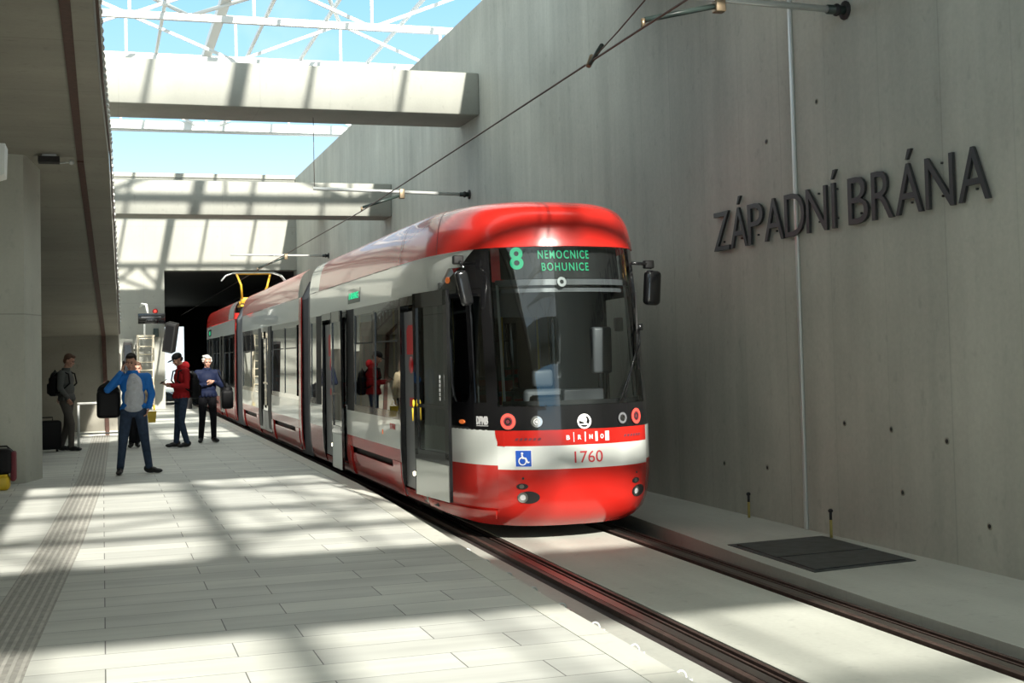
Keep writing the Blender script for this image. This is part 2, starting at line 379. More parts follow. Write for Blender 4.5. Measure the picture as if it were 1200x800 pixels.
struct('rail_groove', t)
t = MB(); t.prism([(lr(y)+GA+.22+(.25*max(0, min(1, (y-9)/5))), y) for y in ry]+[(WX, y) for y in reversed(ry)], -.33, -.15, 'kerbside')
struct('side_slab', t)
def rail(off, label):
    m = MB(); ymid = [y for y in ry]
    def run(a, b_, z0, z1, mt): m.prism([(lr(y)+off+a, y) for y in ymid]+[(lr(y)+off+b_, y) for y in reversed(ymid)], z0, z1, mt)
    run(-.045, .03, -.225, -.197, 'railtop')        # head
    run(.065, .085, -.225, -.203, 'rail')            # guard lip
    run(-.12, -.075, -.225, -.185, 'rail')           # outer rubber profile
    run(.12, .15, -.225, -.200, 'rail')
    return tag(m.build('rail'), label, 'rail', None)
rail(0, 'grooved steel rail next to the platform edge')
rail(GA, 'grooved steel rail on the wall side of the track')
# kerb clips between platform face and the near rail
cl = MB()
cl.tube([(math.cos(R(a))*.035, 0, .012+math.sin(R(a))*.045) for a in range(0, 181, 20)], .008, 'galv', 6)
cl.box(-.06, .06, -.03, .03, 0, .012, 'galv')
clip = cl.build('rail_clip'); clip.location = (lr(6.2)-.34, 6.2, -.215)
CLAB = ['cut by the bottom edge of the photo', 'second above the bottom edge of the photo', 'third above the bottom edge', 'fourth above the bottom edge', 'fifth from the bottom edge', 'sixth from the bottom edge', 'third from the tram end', 'second from the tram end', 'nearest to the tram']
tag(clip, 'small looped clip beside the near rail, '+CLAB[0], 'clip', 'looped clips beside the near rail')
for i in range(1, 9):
    y = 6.2+i*.72; c = clip.copy(); C.objects.link(c); c.location = ((at_edge(y)+lr(y)-.2)/2+.02, y, -.215); c['label'] = 'small looped clip beside the near rail, '+CLAB[i]
clip.location = ((at_edge(6.2)+lr(6.2)-.2)/2+.02, 6.2, -.215)

# right wall
w = MB(); w.box(WX, WX+.6, -14, 80, -.6, 8.2, 'wall'); wall = struct('wall_right', w)
for (y, z) in [(7.96, 3.12), (10.86, .95), (10.09, .93), (9.29, .87), (9.95, .38), (8.78, .22), (11.17, 4.1), (12.2, 3.87), (13.4, .38), (12.4, .41)]:
    h = MB(); h.cyl((WX-.004, y, z), (WX+.0005, y, z), .030, 'soffit', 16); h.cyl((WX-.006, y, z), (WX, y, z), .018, 'blackmat', 12)
    o = h.build('tie_hole', wall)
# far portal wall
w = MB(); w.box(-5.4, 2.10, 47, 47.8, -.1, 8.15, 'portal'); w.box(2.10, WX, 47, 47.8, 4.86, 8.15, 'portal'); w.box(-5.4, WX, 46.95, 47.9, 8.15, 8.3, 'portal')
struct('wall_back', w)
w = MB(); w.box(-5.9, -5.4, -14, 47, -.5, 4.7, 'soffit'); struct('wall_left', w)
# tunnel
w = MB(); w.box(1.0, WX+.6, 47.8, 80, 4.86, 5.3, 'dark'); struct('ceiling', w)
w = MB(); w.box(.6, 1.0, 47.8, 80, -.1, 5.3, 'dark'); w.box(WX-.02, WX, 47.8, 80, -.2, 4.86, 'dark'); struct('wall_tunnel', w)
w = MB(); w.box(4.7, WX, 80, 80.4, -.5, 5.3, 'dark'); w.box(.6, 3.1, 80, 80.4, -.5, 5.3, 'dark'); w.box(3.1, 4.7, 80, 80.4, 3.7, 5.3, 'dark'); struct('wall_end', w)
w = MB(); w.box(-20, 30, 80.4, 130, -.6, -.2, 'deck_edge'); struct('ground', w)

# overhead concrete beams, with unseen ones placed for their shade
def beam(y0, y1, z0, z1, label=None):
    m = MB(); m.bev(-5.4, WX, y0, y1, z0, z1, 'beam', .02, 1)
    o = m.build('concrete_beam')
    if label: tag(o, label, 'beam', 'concrete beams spanning above the track')
    else: o.name = 'ceiling'; o['kind'] = 'structure'
    return o
beam(23.0, 24.4, 6.13, 6.92, 'large pale concrete beam overhead, the nearer and higher of the two')
beam(30.75, 31.7, 5.06, 5.86, 'pale concrete beam overhead, the lower one farther down the track')
for a in ((-2.4, -.7, 6.2, 7.1), (8.2, 12.0, 6.2, 7.1), (12.9, 16.0, 6.6, 7.4), (40.6, 42.0, 6.25, 7.15), (-11, -9, 6.2, 7.1)): beam(*a)  # unseen beams; wide pair and far one added to shade floor and portal

# white steel skylight trusses
ZB, ZT = 10.0, 11.2
def truss(y, label, ph=0):
    xs = [-5.2+2.95*i for i in range(6)]
    def chord(z, a): a.bar((-5.4, 0, z), (12.2, 0, z), .13, .16, 'steel_white'); return a
    def post(x, a): a.bar((x, 0, ZB), (x, 0, ZT), .07, .07, 'steel_white'); return a
    def diag(i, a):
        p, q = (xs[i], ZB), (xs[i+1], ZT)
        if (i+ph) % 2: p, q = (xs[i], ZT), (xs[i+1], ZB)
        a.bar((p[0], 0, p[1]), (q[0], 0, q[1]), .08, .08, 'steel_white'); return a
    if not label:
        a = chord(ZB, chord(ZT, MB()))
        for x in xs: post(x, a)
        for i in range(5): diag(i, a)
        o = a.build('ceiling_truss'); o.location = (0, y, 0); o['kind'] = 'structure'; return
    t = empty('roof_truss', (0, y, 0), 0, label, 'truss', 'white steel trusses of the skylight')
    chord(ZT, MB()).build('top_chord', t); chord(ZB, MB()).build('bottom_chord', t)
    for x in xs: post(x, MB()).build('post', t)
    for i in range(5): diag(i, MB()).build('diagonal', t)
TY = [-13, -8.5, -4, .5, 5, 9.5, 14, 18.5, 23, 27.5, 32, 36.5, 41.5, 47.4]
NAMES = {32: 'white steel truss cut by the top edge of the photo, nearest of the visible ones', 36.5: 'white steel truss with diagonals, its top chord running across the sky above the nearer beam',
         41.5: 'white steel truss mostly hidden behind the nearer concrete beam', 47.4: 'farthest white steel truss, its bottom chord showing just under the nearer beam'}
TRIM = [0]
for i, y in enumerate(TY): truss(y, NAMES.get(y), i)
def purlin(x, w, h, z, label):
    m = MB(); m.bar((x, TY[0], z), (x, TY[-1], z), w, h, 'steel_white'); tag(m.build('roof_purlin'), label, 'purlin', 'long white steel members of the skylight')
purlin(3.25, .26, .22, ZT+.15, 'thick pale steel girder running lengthwise above the trusses')
for x, l in ((6.2, 'thin lengthwise steel purlin close to the right wall'), (8.4, 'thin lengthwise steel purlin beyond the top of the right wall'), (11.0, 'thin lengthwise steel purlin farthest beyond the right wall'), (4.5, 'thin lengthwise steel purlin between girder and right wall'), (1.7, 'thin lengthwise steel purlin just left of the girder'), (-.2, 'thin lengthwise steel purlin second left of the girder'), (-3.4, 'thin lengthwise steel purlin over the stair slab')):
    purlin(x, .09, .09, ZT+.12, l)
# slanting bracing in the roof plane
BR = [((-.5, 32), (2.4, 36.5), 'slanting white steel brace left of the thick roof girder'), ((5.3, 32), (2.4, 36.5), 'slanting white steel brace right of the thick roof girder'),
      ((5.3, 32), (6.6, 36.5), 'slanting white steel brace running into the top of the right wall'), ((-.5, 32), (-3.4, 36.5), 'slanting white steel brace at the left beside the stair slab')]
BR += [(a, b, None) for a, b in (((2.4, .5), (5.3, 5)), ((-.5, 5), (2.4, .5)), ((-.5, -4), (2.4, -8.5)), ((2.4, -8.5), (5.3, -4)), ((5.3, -4), (2.4, .5)))]
for a, b_, l in BR:
    a = Vector((*a, ZT+.02)); b_ = Vector((*b_, ZT+.02)); d = (b_-a).normalized()*.15
    m = MB(); m.tube([a+d, b_-d], .06, 'steel_white', 8)
    o = m.build('wind_brace')
    if l: tag(o, l, 'brace', 'slanting braces in the skylight')
    else: o.name = 'ceiling_brace'; o['kind'] = 'structure'
tag(MB().box(-5.4, 12.2, 47.5, 47.75, ZB-.12, ZB+.25, 'steel_white').build('roof_gutter'), 'white gutter closing the far end of the skylight', 'gutter')

# stair slab overhead at the left
SE = [(-14, -.10), (11, -.05), (14.6, .0), (19.9, .11), (31.4, .36), (33, .38)]
s = MB(); ysl = [-14, 0, 11, 14.6, 19.9]
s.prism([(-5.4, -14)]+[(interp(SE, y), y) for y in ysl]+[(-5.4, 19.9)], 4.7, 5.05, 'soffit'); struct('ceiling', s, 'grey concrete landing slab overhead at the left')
def slope(x0, x1a, x1b, ya, yb, za, zb, th, m, name, label):
    q = MB(); q.poly([(x0, ya, za), (x1a, ya, za), (x1b, yb, zb), (x0, yb, zb), (x0, ya, za+th), (x1a, ya, za+th), (x1b, yb, zb+th), (x0, yb, zb+th)],
        [(0, 3, 2, 1), (4, 5, 6, 7), (0, 1, 5, 4), (1, 2, 6, 5), (2, 3, 7, 6), (3, 0, 4, 7)], m); return struct(name, q, label)
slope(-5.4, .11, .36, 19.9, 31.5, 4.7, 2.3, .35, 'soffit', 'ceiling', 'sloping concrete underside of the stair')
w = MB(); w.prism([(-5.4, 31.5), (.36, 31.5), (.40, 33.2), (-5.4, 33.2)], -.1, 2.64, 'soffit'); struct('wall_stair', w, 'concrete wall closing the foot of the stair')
w = MB(); w.prism([(-5.4, 33.2), (.40, 33.2), (.46, 36), (-5.4, 36)], -.1, 1.9, 'soffit'); struct('wall_stair', w)
w = MB(); w.box(-5.3, .34, 31.44, 31.5, 0, .10, 'deck_edge'); struct('baseboard_back', w)
# pillar
p = MB(); p.prism([(-.86, 20.45), (-1.06, 19.75), (-2.0, 19.45), (-2.4, 22.3), (-1.0, 22.3)], 0, 4.7, 'pillar'); o = p.build('pillar'); o['kind'] = 'structure'; o['label'] = 'grey concrete pillar at the left edge'

# ------------------------------------------------------------------ tram
TRAM0 = Vector((TCX, 12.05, -.197))
tram = empty('tram', TRAM0, 0, 'red and white articulated tram numbered 1760 standing at the platform', 'tram')
def wloc(o):
    v = Vector((0, 0, 0))
    while o: v += o.location; o = o.parent
    return v
def wbuild(mb, name, parent=None, label=None, fix=True):
    parent = parent or tram
    o = mb.build(name, parent, fix); o.location = -wloc(parent)
    if label: o['label'] = label
    return o
def svals(s0, s1, ds):
    out = [s0]; s = s0
    while s < s1-1e-6:
        st = ds if (-4 < s < 4) else 1.6
        if s < -4 and s+st > -4: st = max(.02, -4-s)
        s = min(s1, s+st)
        out.append(s)
    return out
def zvals(z0, z1, dz=.35):
    zs = {z0, z1} | {z for z, _ in SETB+INS if z0 < z < z1}
    zs = sorted(zs); out = [zs[0]]
    for z in zs[1:]:
        n = max(1, math.ceil((z-out[-1])/dz)); a = out[-1]
        out += [a+(z-a)*k/n for k in range(1, n+1)]
    return [z for i, z in enumerate(out) if i == 0 or z-out[i-1] > 1e-5]
def patch(mb, s0, s1, z0, z1, m, off=0.0, th=.04, ds=.09, smooth=True):
    if s1 < s0: s0, s1 = s1, s0
    S = svals(s0, s1, ds); Z = zvals(z0, z1); ns, nz = len(S), len(Z)
    V = [shell(s, z, off) for z in Z for s in S]; F = [(j*ns+i, j*ns+i+1, (j+1)*ns+i+1, (j+1)*ns+i) for j in range(nz-1) for i in range(ns-1)]
    if th:
        k = len(V); V += [shell(s, z, off-th) for z in Z for s in S]
        F2 = [(k+a, k+d, k+c, k+b) for a, b, c, d in F]
        side = []
        for i in range(ns-1): side += [(i, k+i, k+i+1, i+1), ((nz-1)*ns+i+1, k+(nz-1)*ns+i+1, k+(nz-1)*ns+i, (nz-1)*ns+i)]
        for j in range(nz-1): side += [((j+1)*ns, k+(j+1)*ns, k+j*ns, j*ns), (j*ns+ns-1, k+j*ns+ns-1, k+(j+1)*ns+ns-1, (j+1)*ns+ns-1)]
        # faces with their own vertices at the rim keep the smooth shading clean
        mb.poly(V[:k], F, m, smooth); mb.poly(V[k:], [tuple(q-k for q in f_) for f_ in F2], m, smooth)
        vs = [V[q] for f_ in side for q in f_]; mb.poly(vs, [tuple(range(4*i, 4*i+4)) for i in range(len(side))], m)
    else: mb.poly(V, F, m, smooth)
    return mb
def decal(mb, V, F, m, off=.003, ds=.08, s0=0.0, z0=0.0):
    """wraps a flat shape (x along the shell, y up, z outwards) around the tram's skin"""
    t = bmesh.new(); vs = [t.verts.new((v[0]+s0, v[1]+z0, v[2])) for v in V]
    for f_ in F:
        try: t.faces.new([vs[i] for i in f_])
        except ValueError: pass
    xs = [v.co.x for v in t.verts]; a, b_ = min(xs), max(xs)
    if b_-a > ds:
        x = a+ds
        while x < b_:
            bmesh.ops.bisect_plane(t, geom=t.verts[:]+t.edges[:]+t.faces[:], plane_co=(x, 0, 0), plane_no=(1, 0, 0)); x += ds
    for v in t.verts: v.co = shell(v.co.x, v.co.y, off+v.co.z)
    return mb.merge(t, m)
def dpoly(mb, pts, m, off=.003, th=.004, **k):
    n = len(pts); V = [(x, y, 0) for x, y in pts]+[(x, y, -th) for x, y in pts]
    return decal(mb, V, [tuple(range(n)), tuple(range(2*n-1, n-1, -1))]+[(i, n+i, n+(i+1) % n, (i+1) % n) for i in range(n)], m, off, **k)
def circ(cx, cy, rx, ry=None, n=24): ry = ry or rx; return [(cx+rx*math.cos(2*math.pi*i/n), cy+ry*math.sin(2*math.pi*i/n)) for i in range(n)]
def dring(mb, cx, cy, r0, r1, m, off=.004, n=28):
    V = [(cx+r*math.cos(2*math.pi*i/n), cy+r*math.sin(2*math.pi*i/n), 0) for r in (r0, r1) for i in range(n)]
    return decal(mb, V, [(i, (i+1) % n, n+(i+1) % n, n+i) for i in range(n)], m, off)
def dtext(mb, body, s, z, h, m, width=None, off=.004, bold=0.0, spacing=1.0):
    V, F = text_mesh(body, h, .0015, 1.0, bold, spacing)
    if width:
        w_ = max(v.x for v in V)-min(v.x for v in V)
        for v in V: v.x *= width/w_
    return decal(mb, V, F, m, off, s0=s, z0=z)
SN = sL
# --- painted body sections
def section(name, ya, yb, gaps, front=False, label=None, cuts=()):
    """left side runs from yb (rear) to ya; gaps are (y0, y1) door openings on the platform side"""
    b_ = MB()
    s_rear, s_front = SN(yb), (SN(ya) if not front else None)
    def runs(lo, hi):
        g = sorted([(SN(y1), SN(y0)) for y0, y1 in gaps]); out = []; cur = lo
        for a, c in g:
            if c <= lo or a >= hi: continue
            out.append((cur, a)); cur = c
        out.append((cur, hi)); return [r for r in out if r[1]-r[0] > .01]
    L1 = -.88 if front else s_front
    for a, c in runs(s_rear, L1):
        patch(b_, a, c, .58, .93, 'white'); patch(b_, a, c, .43, .58, 'red')
        # skirt: full height at both ends, an inset cover with a slot between them
        if c-a > 1.9 and not (front and c > -2):
            patch(b_, a, a+.28, .03, .43, 'red', .012); patch(b_, c-.42, c, .03, .43, 'red', .012)
            patch(b_, a+.34, c-.50, .03, .34, 'red', -.012); patch(b_, a+.28, c-.42, .34, .43, 'blackmat', -.07); patch(b_, a+.28, c-.42, .03, .34, 'blackmat', -.075)
        else: patch(b_, a, c, .03, .43, 'red')
        # window band: posts are black, panes are parts of their own
        patch(b_, a, c, .93, 1.0, 'black', -.004); patch(b_, a, c, 2.28, 2.36, 'black', -.004)
    # right side, plain
    R0 = .88 if front else -s_front
    patch(b_, R0, -s_rear, .58, .93, 'white'); patch(b_, R0, -s_rear, .03, .58, 'red'); patch(b_, R0+(.9 if front else 0), -s_rear, .93, 1.0, 'black'); patch(b_, R0+(.9 if front else 0), -s_rear, 2.28, 2.36, 'black')
    top_l = -2.02 if front else s_front; top_r = 1.9 if front else -s_front
    patch(b_, s_rear, top_l, 2.36, 2.76, 'white'); patch(b_, top_r, -s_rear, 2.36, 2.76, 'white')
    # roof cowl with white end panels
    if front:
        patch(b_, SN(21.0), -SN(21.0), 2.765, 3.294, 'red', .012, 0)
        patch(b_, s_rear, SN(21.0), 2.765, 3.294, 'white', .012, 0); patch(b_, -SN(21.0), -s_rear, 2.765, 3.294, 'white', .012, 0)
    else:
        w0 = cuts[0] if cuts else None
        for sg in (1, -1):
            if w0:
                patch(b_, sg*s_front, sg*SN(ya+.25), 2.765, 3.294, 'red', .012, 0); patch(b_, sg*SN(ya+.25), sg*SN(w0), 2.765, 3.294, 'white', .012, 0); patch(b_, sg*SN(w0), sg*s_rear, 2.765, 3.294, 'red', .012, 0)
            else: patch(b_, sg*s_front, sg*s_rear, 2.765, 3.294, 'red', .012, 0)
    if front:
        patch(b_, -.88, .88, .54, .77, 'white'); patch(b_, -.88, .88, .77, .925, 'red'); patch(b_, -.88, .88, -.05, .54, 'red', 0)
        dpoly(b_, [(-.90, .925), (-.90, .90), (-.895, .86), (-.875, .81), (-.84, .78), (-.80, .765), (-.80, .925)], 'red', .004)
        patch(b_, SN(13.35), SN(13.33), 2.78, 3.33, 'trim', .0135, 0); patch(b_, SN(15.0), SN(14.98), 2.78, 3.33, 'trim', .0135, 0); dpoly(b_, [(-.002, 2.8), (.002, 2.8), (.002, 3.18), (-.002, 3.18)], 'trim', .0135, .001)
        dpoly(b_, [(-.885, .04), (-.878, .04), (-.878, .78), (-.885, .78)], 'blackmat', .0015, .002)
        patch(b_, SN(13.90), -.90, .03, .12, 'red', .02)
        dpoly(b_, [(SN(13.9), .14), (-.88, .14), (-.88, -.05), (-1.2, -.045), (-1.8, -.01), (SN(13.9), .03)], 'red', .006, .03)
        # white corner piece over the black cab side and black brow
        patch(b_, -2.02, -1.32, 2.60, 2.76, 'white'); dpoly(b_, [(-2.02, 2.36), (-2.02, 2.61), (-1.60, 2.61)], 'white', .002, .03)
        dpoly(b_, [(-1.98, 2.36), (-1.30, 2.60), (-1.05, 2.765), (-.9, 2.765), (-.9, 2.36)], 'black', .006, .03)
        dpoly(b_, [(-1.32, 2.60), (-1.32, 2.765), (-1.05, 2.765)], 'white', .002, .03)
        patch(b_, .9, 1.9, 2.36, 2.76, 'black')
    o = wbuild(b_, name, None, label)
    return o
front = section('front_body_section', 11.7, 22.0, [(13.95, 15.05), (18.55, 20.75)], True, 'red and white front car body with the rounded nose')
middle = section('middle_body_section', 23.35, 33.1, [(27.3, 29.6)], False, 'red and white middle car body')
rear = section('rear_body_section', 35.2, 44.8, [(38.4, 39.7), (42.3, 43.7)], False, 'red and white rear car body', cuts=(36.9,))
# closing ends
for yy, nm in ((22.0, 0), (23.35, 0), (33.1, 0), (35.2, 0), (44.8, 1)):
    e_ = MB(); pts = [(TCX-1.15+.0, .1), (TCX+1.15, .1), (TCX+1.15, 2.75), (TCX+.95, 3.1), (TCX+.4, 3.25), (TCX-.4, 3.25), (TCX-.95, 3.1), (TCX-1.15, 2.75)]
    if nm: e_.prism(pts, yy-.03, yy+.03, 'red', 'Y')
    else:
        # open gangway frame
        e_.box(TCX-1.15, TCX-.65, yy-.03, yy+.03, .1, 2.75, 'greypanel'); e_.box(TCX+.65, TCX+1.15, yy-.03, yy+.03, .1, 2.75, 'greypanel'); e_.box(TCX-.65, TCX+.65, yy-.03, yy+.03, 2.2, 3.1, 'greypanel')
    wbuild(e_, 'rear_end_wall' if nm else 'gangway_frame')
# grey bellows with red edge strips
def bellows(y0, y1):
    b_ = MB(); n = max(4, int((y1-y0)/.12)); hw = 1.12
    prof = lambda w: [(TCX-w, .0), (TCX-w, 2.72), (TCX-w+.16, 3.05), (TCX-w+.5, 3.2), (TCX+w-.5, 3.2), (TCX+w-.16, 3.05), (TCX+w, 2.72), (TCX+w, .0)]
    V = []; F = []
    for i in range(n+1):
        w = hw-(.05 if i % 2 else 0); y = y0+(y1-y0)*i/n
        V += [(x, y, z) for x, z in prof(w)]
    for i in range(n):
        for k in range(7): F.append((i*8+k, i*8+k+1, (i+1)*8+k+1, (i+1)*8+k))
    b_.poly(V, F, 'bellows'); o = wbuild(b_, 'bellows', None, 'grey folded bellows between two cars')
    for sg in (-1, 1):
        b_ = MB(); patch(b_, sg*abs(SN(y0)), sg*abs(SN(y0+.22)), .05, 2.76, 'bellows', -.01, .02); wbuild(b_, 'joint_cover', o, 'grey cover strip')
        b_ = MB(); patch(b_, sg*abs(SN(y1-.26)), sg*abs(SN(y1)), .05, 2.76, 'red', .0, .02); wbuild(b_, 'joint_cover', o, 'red cover strip')
bellows(22.03, 23.32); bellows(33.13, 35.17)

# --- side windows and black posts
def pane(y0, y1, z0=1.0, z1=2.28, side=-1, frame=True, name='side_window'):
    a, c = side*abs(SN(y1)), side*abs(SN(y0))
    if a > c: a, c = c, a
    fr = MB()
    patch(fr, a, a+.05, z0, z1, 'black', -.004, .03); patch(fr, c-.05, c, z0, z1, 'black', -.004, .03)
    patch(fr, a, c, z0-.01, z0+.02, 'black', -.006, .02); patch(fr, a, c, z1-.02, z1+.01, 'black', -.006, .02)
    if frame and c-a > .7:
        patch(fr, a+.12, c-.12, z1-.42, z1-.40, 'blackmat', -.012, .01); patch(fr, a+.12, a+.14, z1-.42, z1-.04, 'blackmat', -.012, .01); patch(fr, c-.14, c-.12, z1-.42, z1-.04, 'blackmat', -.012, .01)
    o = wbuild(fr, name)
    g = MB(); patch(g, a+.04, c-.04, z0, z1, 'winglass', -.016, 0, smooth=True); wbuild(g, 'pane', o, 'dark tinted glass', fix=False)
for y0, y1 in ((15.08, 16.6), (16.62, 18.0), (21.35, 21.95), (23.62, 25.3), (25.32, 27.25), (29.65, 31.3), (31.32, 33.05), (35.45, 36.8), (36.82, 38.35), (39.75, 41.0), (41.02, 42.25), (43.75, 44.75)): pane(y0, y1)
for y0, y1 in ((14.2, 16.2), (16.25, 18.9), (18.95, 21.9), (23.6, 26.6), (26.65, 29.6), (29.65, 33.0), (35.4, 39.9), (39.95, 44.7)): pane(y0, y1, side=1, frame=False)

# --- front: mask, windscreen, wipers, lamps, lettering
b_ = MB()
patch(b_, -1.0, 1.0, .925, 1.17, 'black', .002)
for sg in (-1, 1): patch(b_, sg*.86, sg*.98, 1.17, 2.765, 'black', .004)
patch(b_, -.86, .86, 2.775, 2.80, 'blackmat', .0, .02)
mask = wbuild(b_, 'front_mask', None, 'glossy black lamp band and pillars')
g = MB(); patch(g, -.87, .87, 1.16, 2.785, 'screen', .002, 0, .06); ws = wbuild(g, 'windscreen', None, 'large curved windscreen', fix=False)
# inner frame seen through the glass
b_ = MB()
for sg in (-1, 1): patch(b_, sg*.80, sg*.825, 1.2, 2.38, 'galv', -.05, .02)
patch(b_, -.83, .83, 2.37, 2.43, 'greypanel', -.05, .03); patch(b_, -.83, .83, 1.17, 1.21, 'blackmat', -.04, .04); patch(b_, -.78, .78, 2.30, 2.34, 'greypanel', -.09, .02)
wbuild(b_, 'windscreen_inner_frame', ws, 'grey frame behind the windscreen')
b_ = MB()
for dx in (0, .05):
    b_.tube([shell(.88-dx, 1.92, .03), shell(.78-dx, 1.75, .06), shell(.42+dx, 1.19, .035)], .009, 'black', 8)
b_.tube([shell(.90, 2.30, .03), shell(.74, 1.50, .035)], .012, 'blackmat', 8); b_.cyl(shell(.87, 1.93, .0), shell(.87, 1.93, .07), .035, 'black')
wbuild(b_, 'windscreen_wiper', ws, 'black double wiper arm')
def lamp(s, z, r, m, ring, name, label):
    o_ = MB(); dring(o_, s, z, r*.62, r*1.0, ring, .010); dpoly(o_, circ(s, z, r*.70), 'trim' if m == 'redlamp' else m, .008, .006); dring(o_, s, z, r*.28, r*.42, 'chrome', .012); dring(o_, s, z, r*1.0, r*1.12, 'blackmat', .011)
    return wbuild(o_, name, None, label)
lamp(-.75, 1.015, .078, 'redlamp', 'redlamp', 'marker_lamp', 'round glowing red lamp on the left of the nose')
lamp(.67, 1.025, .078, 'redlamp', 'redlamp', 'marker_lamp', 'round glowing red lamp on the right of the nose')
lamp(-.46, 1.01, .055, 'greysign', 'chrome', 'headlamp', 'small chrome headlamp'); lamp(.46, 1.015, .055, 'blackmat', 'greypanel', 'headlamp', 'small dark headlamp')
def foglamp(s):
    o_ = MB(); dpoly(o_, circ(s+.055, .265, .115, .062), 'blackmat', .003, .004); dring(o_, s, .265, .030, .052, 'chrome', .010); dpoly(o_, circ(s, .265, .030), 'greysign', .009)
    dpoly(o_, circ(s-.01, .375, .060, .030), 'blackmat', .003); dpoly(o_, circ(s-.015, .375, .026, .022), 'chrome', .007); dpoly(o_, circ(s, .455, .012), 'blackmat', .003)
    wbuild(o_, 'fog_lamp', None, 'small round lamp in a dark recess low on the nose')
foglamp(-.615); foglamp(.66)
for cx in (-.56, .60):
    o_ = MB()
    for i in range(6): dpoly(o_, [(cx-.13+.045*i, .825), (cx-.10+.045*i, .825), (cx-.085+.045*i, .85), (cx-.115+.045*i, .85)], 'trim', .003)
    wbuild(o_, 'nose_vent', None, 'row of small slanted vents')

o_ = MB(); dtext(o_, '1760', .055, .595, .115, 'pinkred', width=.30); wbuild(o_, 'fleet_number', None, 'red number 1760')
o_ = MB()
for ch, s in zip('BRNO', (-.155, -.035, .085, .205)): dtext(o_, ch, s, .825, .042, 'signwhite', width=.036, bold=.002)
for s, w_ in ((-.095, .006), (.025, .012), (.145, .025), (.265, .045)): dpoly(o_, [(s-w_/2, .80), (s+w_/2, .80), (s+w_/2, .895), (s-w_/2, .895)], 'signwhite')
wbuild(o_, 'city_lettering', None, 'white letters BRNO between white bars')
o_ = MB(); cx, cz = .02, 1.0
dring(o_, cx, cz, .058, .074, 'signwhite', .006); dpoly(o_, circ(cx, cz, .058), 'signwhite', .004)
dpoly(o_, [(cx+.010, cz+.052), (cx+.040, cz+.040), (cx+.056, cz+.005), (cx+.050, cz-.028), (cx+.020, cz-.018), (cx+.030, cz+.018)], 'black', .006)
dpoly(o_, [(cx-.055, cz+.010), (cx-.030, cz-.002), (cx-.004, cz-.010), (cx-.006, cz-.024), (cx-.054, cz-.024)], 'black', .006)
dpoly(o_, [(cx-.044, cz-.036), (cx+.040, cz-.036), (cx+.022, cz-.055), (cx-.020, cz-.055)], 'black', .006)
wbuild(o_, 'round_emblem', None, 'round white winged emblem on the black band')
o_ = MB(); cx, cz = -.605, .650; q = .078
dpoly(o_, [(cx-q-.006, cz-q-.006), (cx+q+.006, cz-q-.006), (cx+q+.006, cz+q+.006), (cx-q-.006, cz+q+.006)], 'signwhite', .003)
dpoly(o_, [(cx-q, cz-q), (cx+q, cz-q), (cx+q, cz+q), (cx-q, cz+q)], 'blue', .005)
dpoly(o_, circ(cx-.012, cz+.050, .012), 'signwhite', .007); dring(o_, cx-.010, cz-.025, .030, .042, 'signwhite', .007)
dpoly(o_, [(cx-.022, cz+.036), (cx-.006, cz+.036), (cx, cz+.012), (cx+.028, cz+.010), (cx+.045, cz-.032), (cx+.060, cz-.028), (cx+.060, cz-.040), (cx+.038, cz-.046), (cx+.020, cz-.004), (cx-.014, cz-.002)], 'signwhite', .0075)
wbuild(o_, 'wheelchair_sign', None, 'blue square sign with a white wheelchair symbol')
# destination display behind the glass
o_ = MB(); patch(o_, -.78, .78, 2.44, 2.765, 'blackmat', -.10, .10); disp = wbuild(o_, 'destination_display', None, 'dark display box behind the glass')
o_ = MB(); dtext(o_, '8', -.57, 2.545, .22, 'led', width=.16, off=-.09, bold=.006); wbuild(o_, 'display_text', disp, 'glowing green 8')
o_ = MB(); dtext(o_, 'NEMOCNICE', -.02, 2.645, .085, 'led', width=.60, off=-.09, bold=.0012, spacing=1.25); dtext(o_, 'BOHUNICE', -.01, 2.52, .082, 'led', width=.55, off=-.09, bold=.0012, spacing=1.25)
wbuild(o_, 'display_text', disp, 'glowing green NEMOCNICE BOHUNICE')
o_ = MB(); dring(o_, -.09, 2.40, .022, .050, 'signwhite', -.03); dpoly(o_, circ(-.09, 2.40, .022), 'blackmat', -.032, .01); wbuild(o_, 'camera_ring', ws, 'small white ring behind the glass')
# side lettering and lamps
o_ = MB(); dpoly(o_, circ(-1.63, 2.475, .055, .035), 'amber', .014, .02); wbuild(o_, 'turn_lamp', None, 'oval amber lamp above the cab side')
o_ = MB(); dpoly(o_, circ(-1.44, 1.0, .06, .022), 'amber', .008, .01); wbuild(o_, 'turn_lamp', None, 'small amber side lamp')
o_ = MB(); dtext(o_, 'DPMB', -1.07, .985, .075, 'greysign', width=.17, bold=.006); dpoly(o_, [(-1.155, .965), (-.985, .965), (-.985, .972), (-1.155, .972)], 'greysign'); wbuild(o_, 'operator_lettering', None, 'pale grey letters DPMB')
o_ = MB(); dpoly(o_, [(SN(18.4), 2.44), (SN(17.5), 2.44), (SN(17.5), 2.64), (SN(18.4), 2.64)], 'doorglass', .006); dtext(o_, '8  BOHUNICE', SN(17.95), 2.50, .09, 'led', width=.7, off=.010); wbuild(o_, 'side_display', None, 'small green side display')
o_ = MB(); dpoly(o_, [(SN(44.0), 2.44), (SN(42.9), 2.44), (SN(42.9), 2.66), (SN(44.0), 2.66)], 'black', .006); dtext(o_, '8', SN(43.45), 2.48, .13, 'led', width=.25, off=.012); wbuild(o_, 'side_display', None, 'small dark green display on the rear car')
o_ = MB(); s16 = SN(16.05); dpoly(o_, circ(s16, .74, .030, .030), 'amber', .004); wbuild(o_, 'warning_sticker', None, 'small orange sticker')
o_ = MB(); dtext(o_, '1760', SN(15.45), .80, .07, 'pinkred', width=.28); wbuild(o_, 'side_number', None, 'small red number on the white stripe')

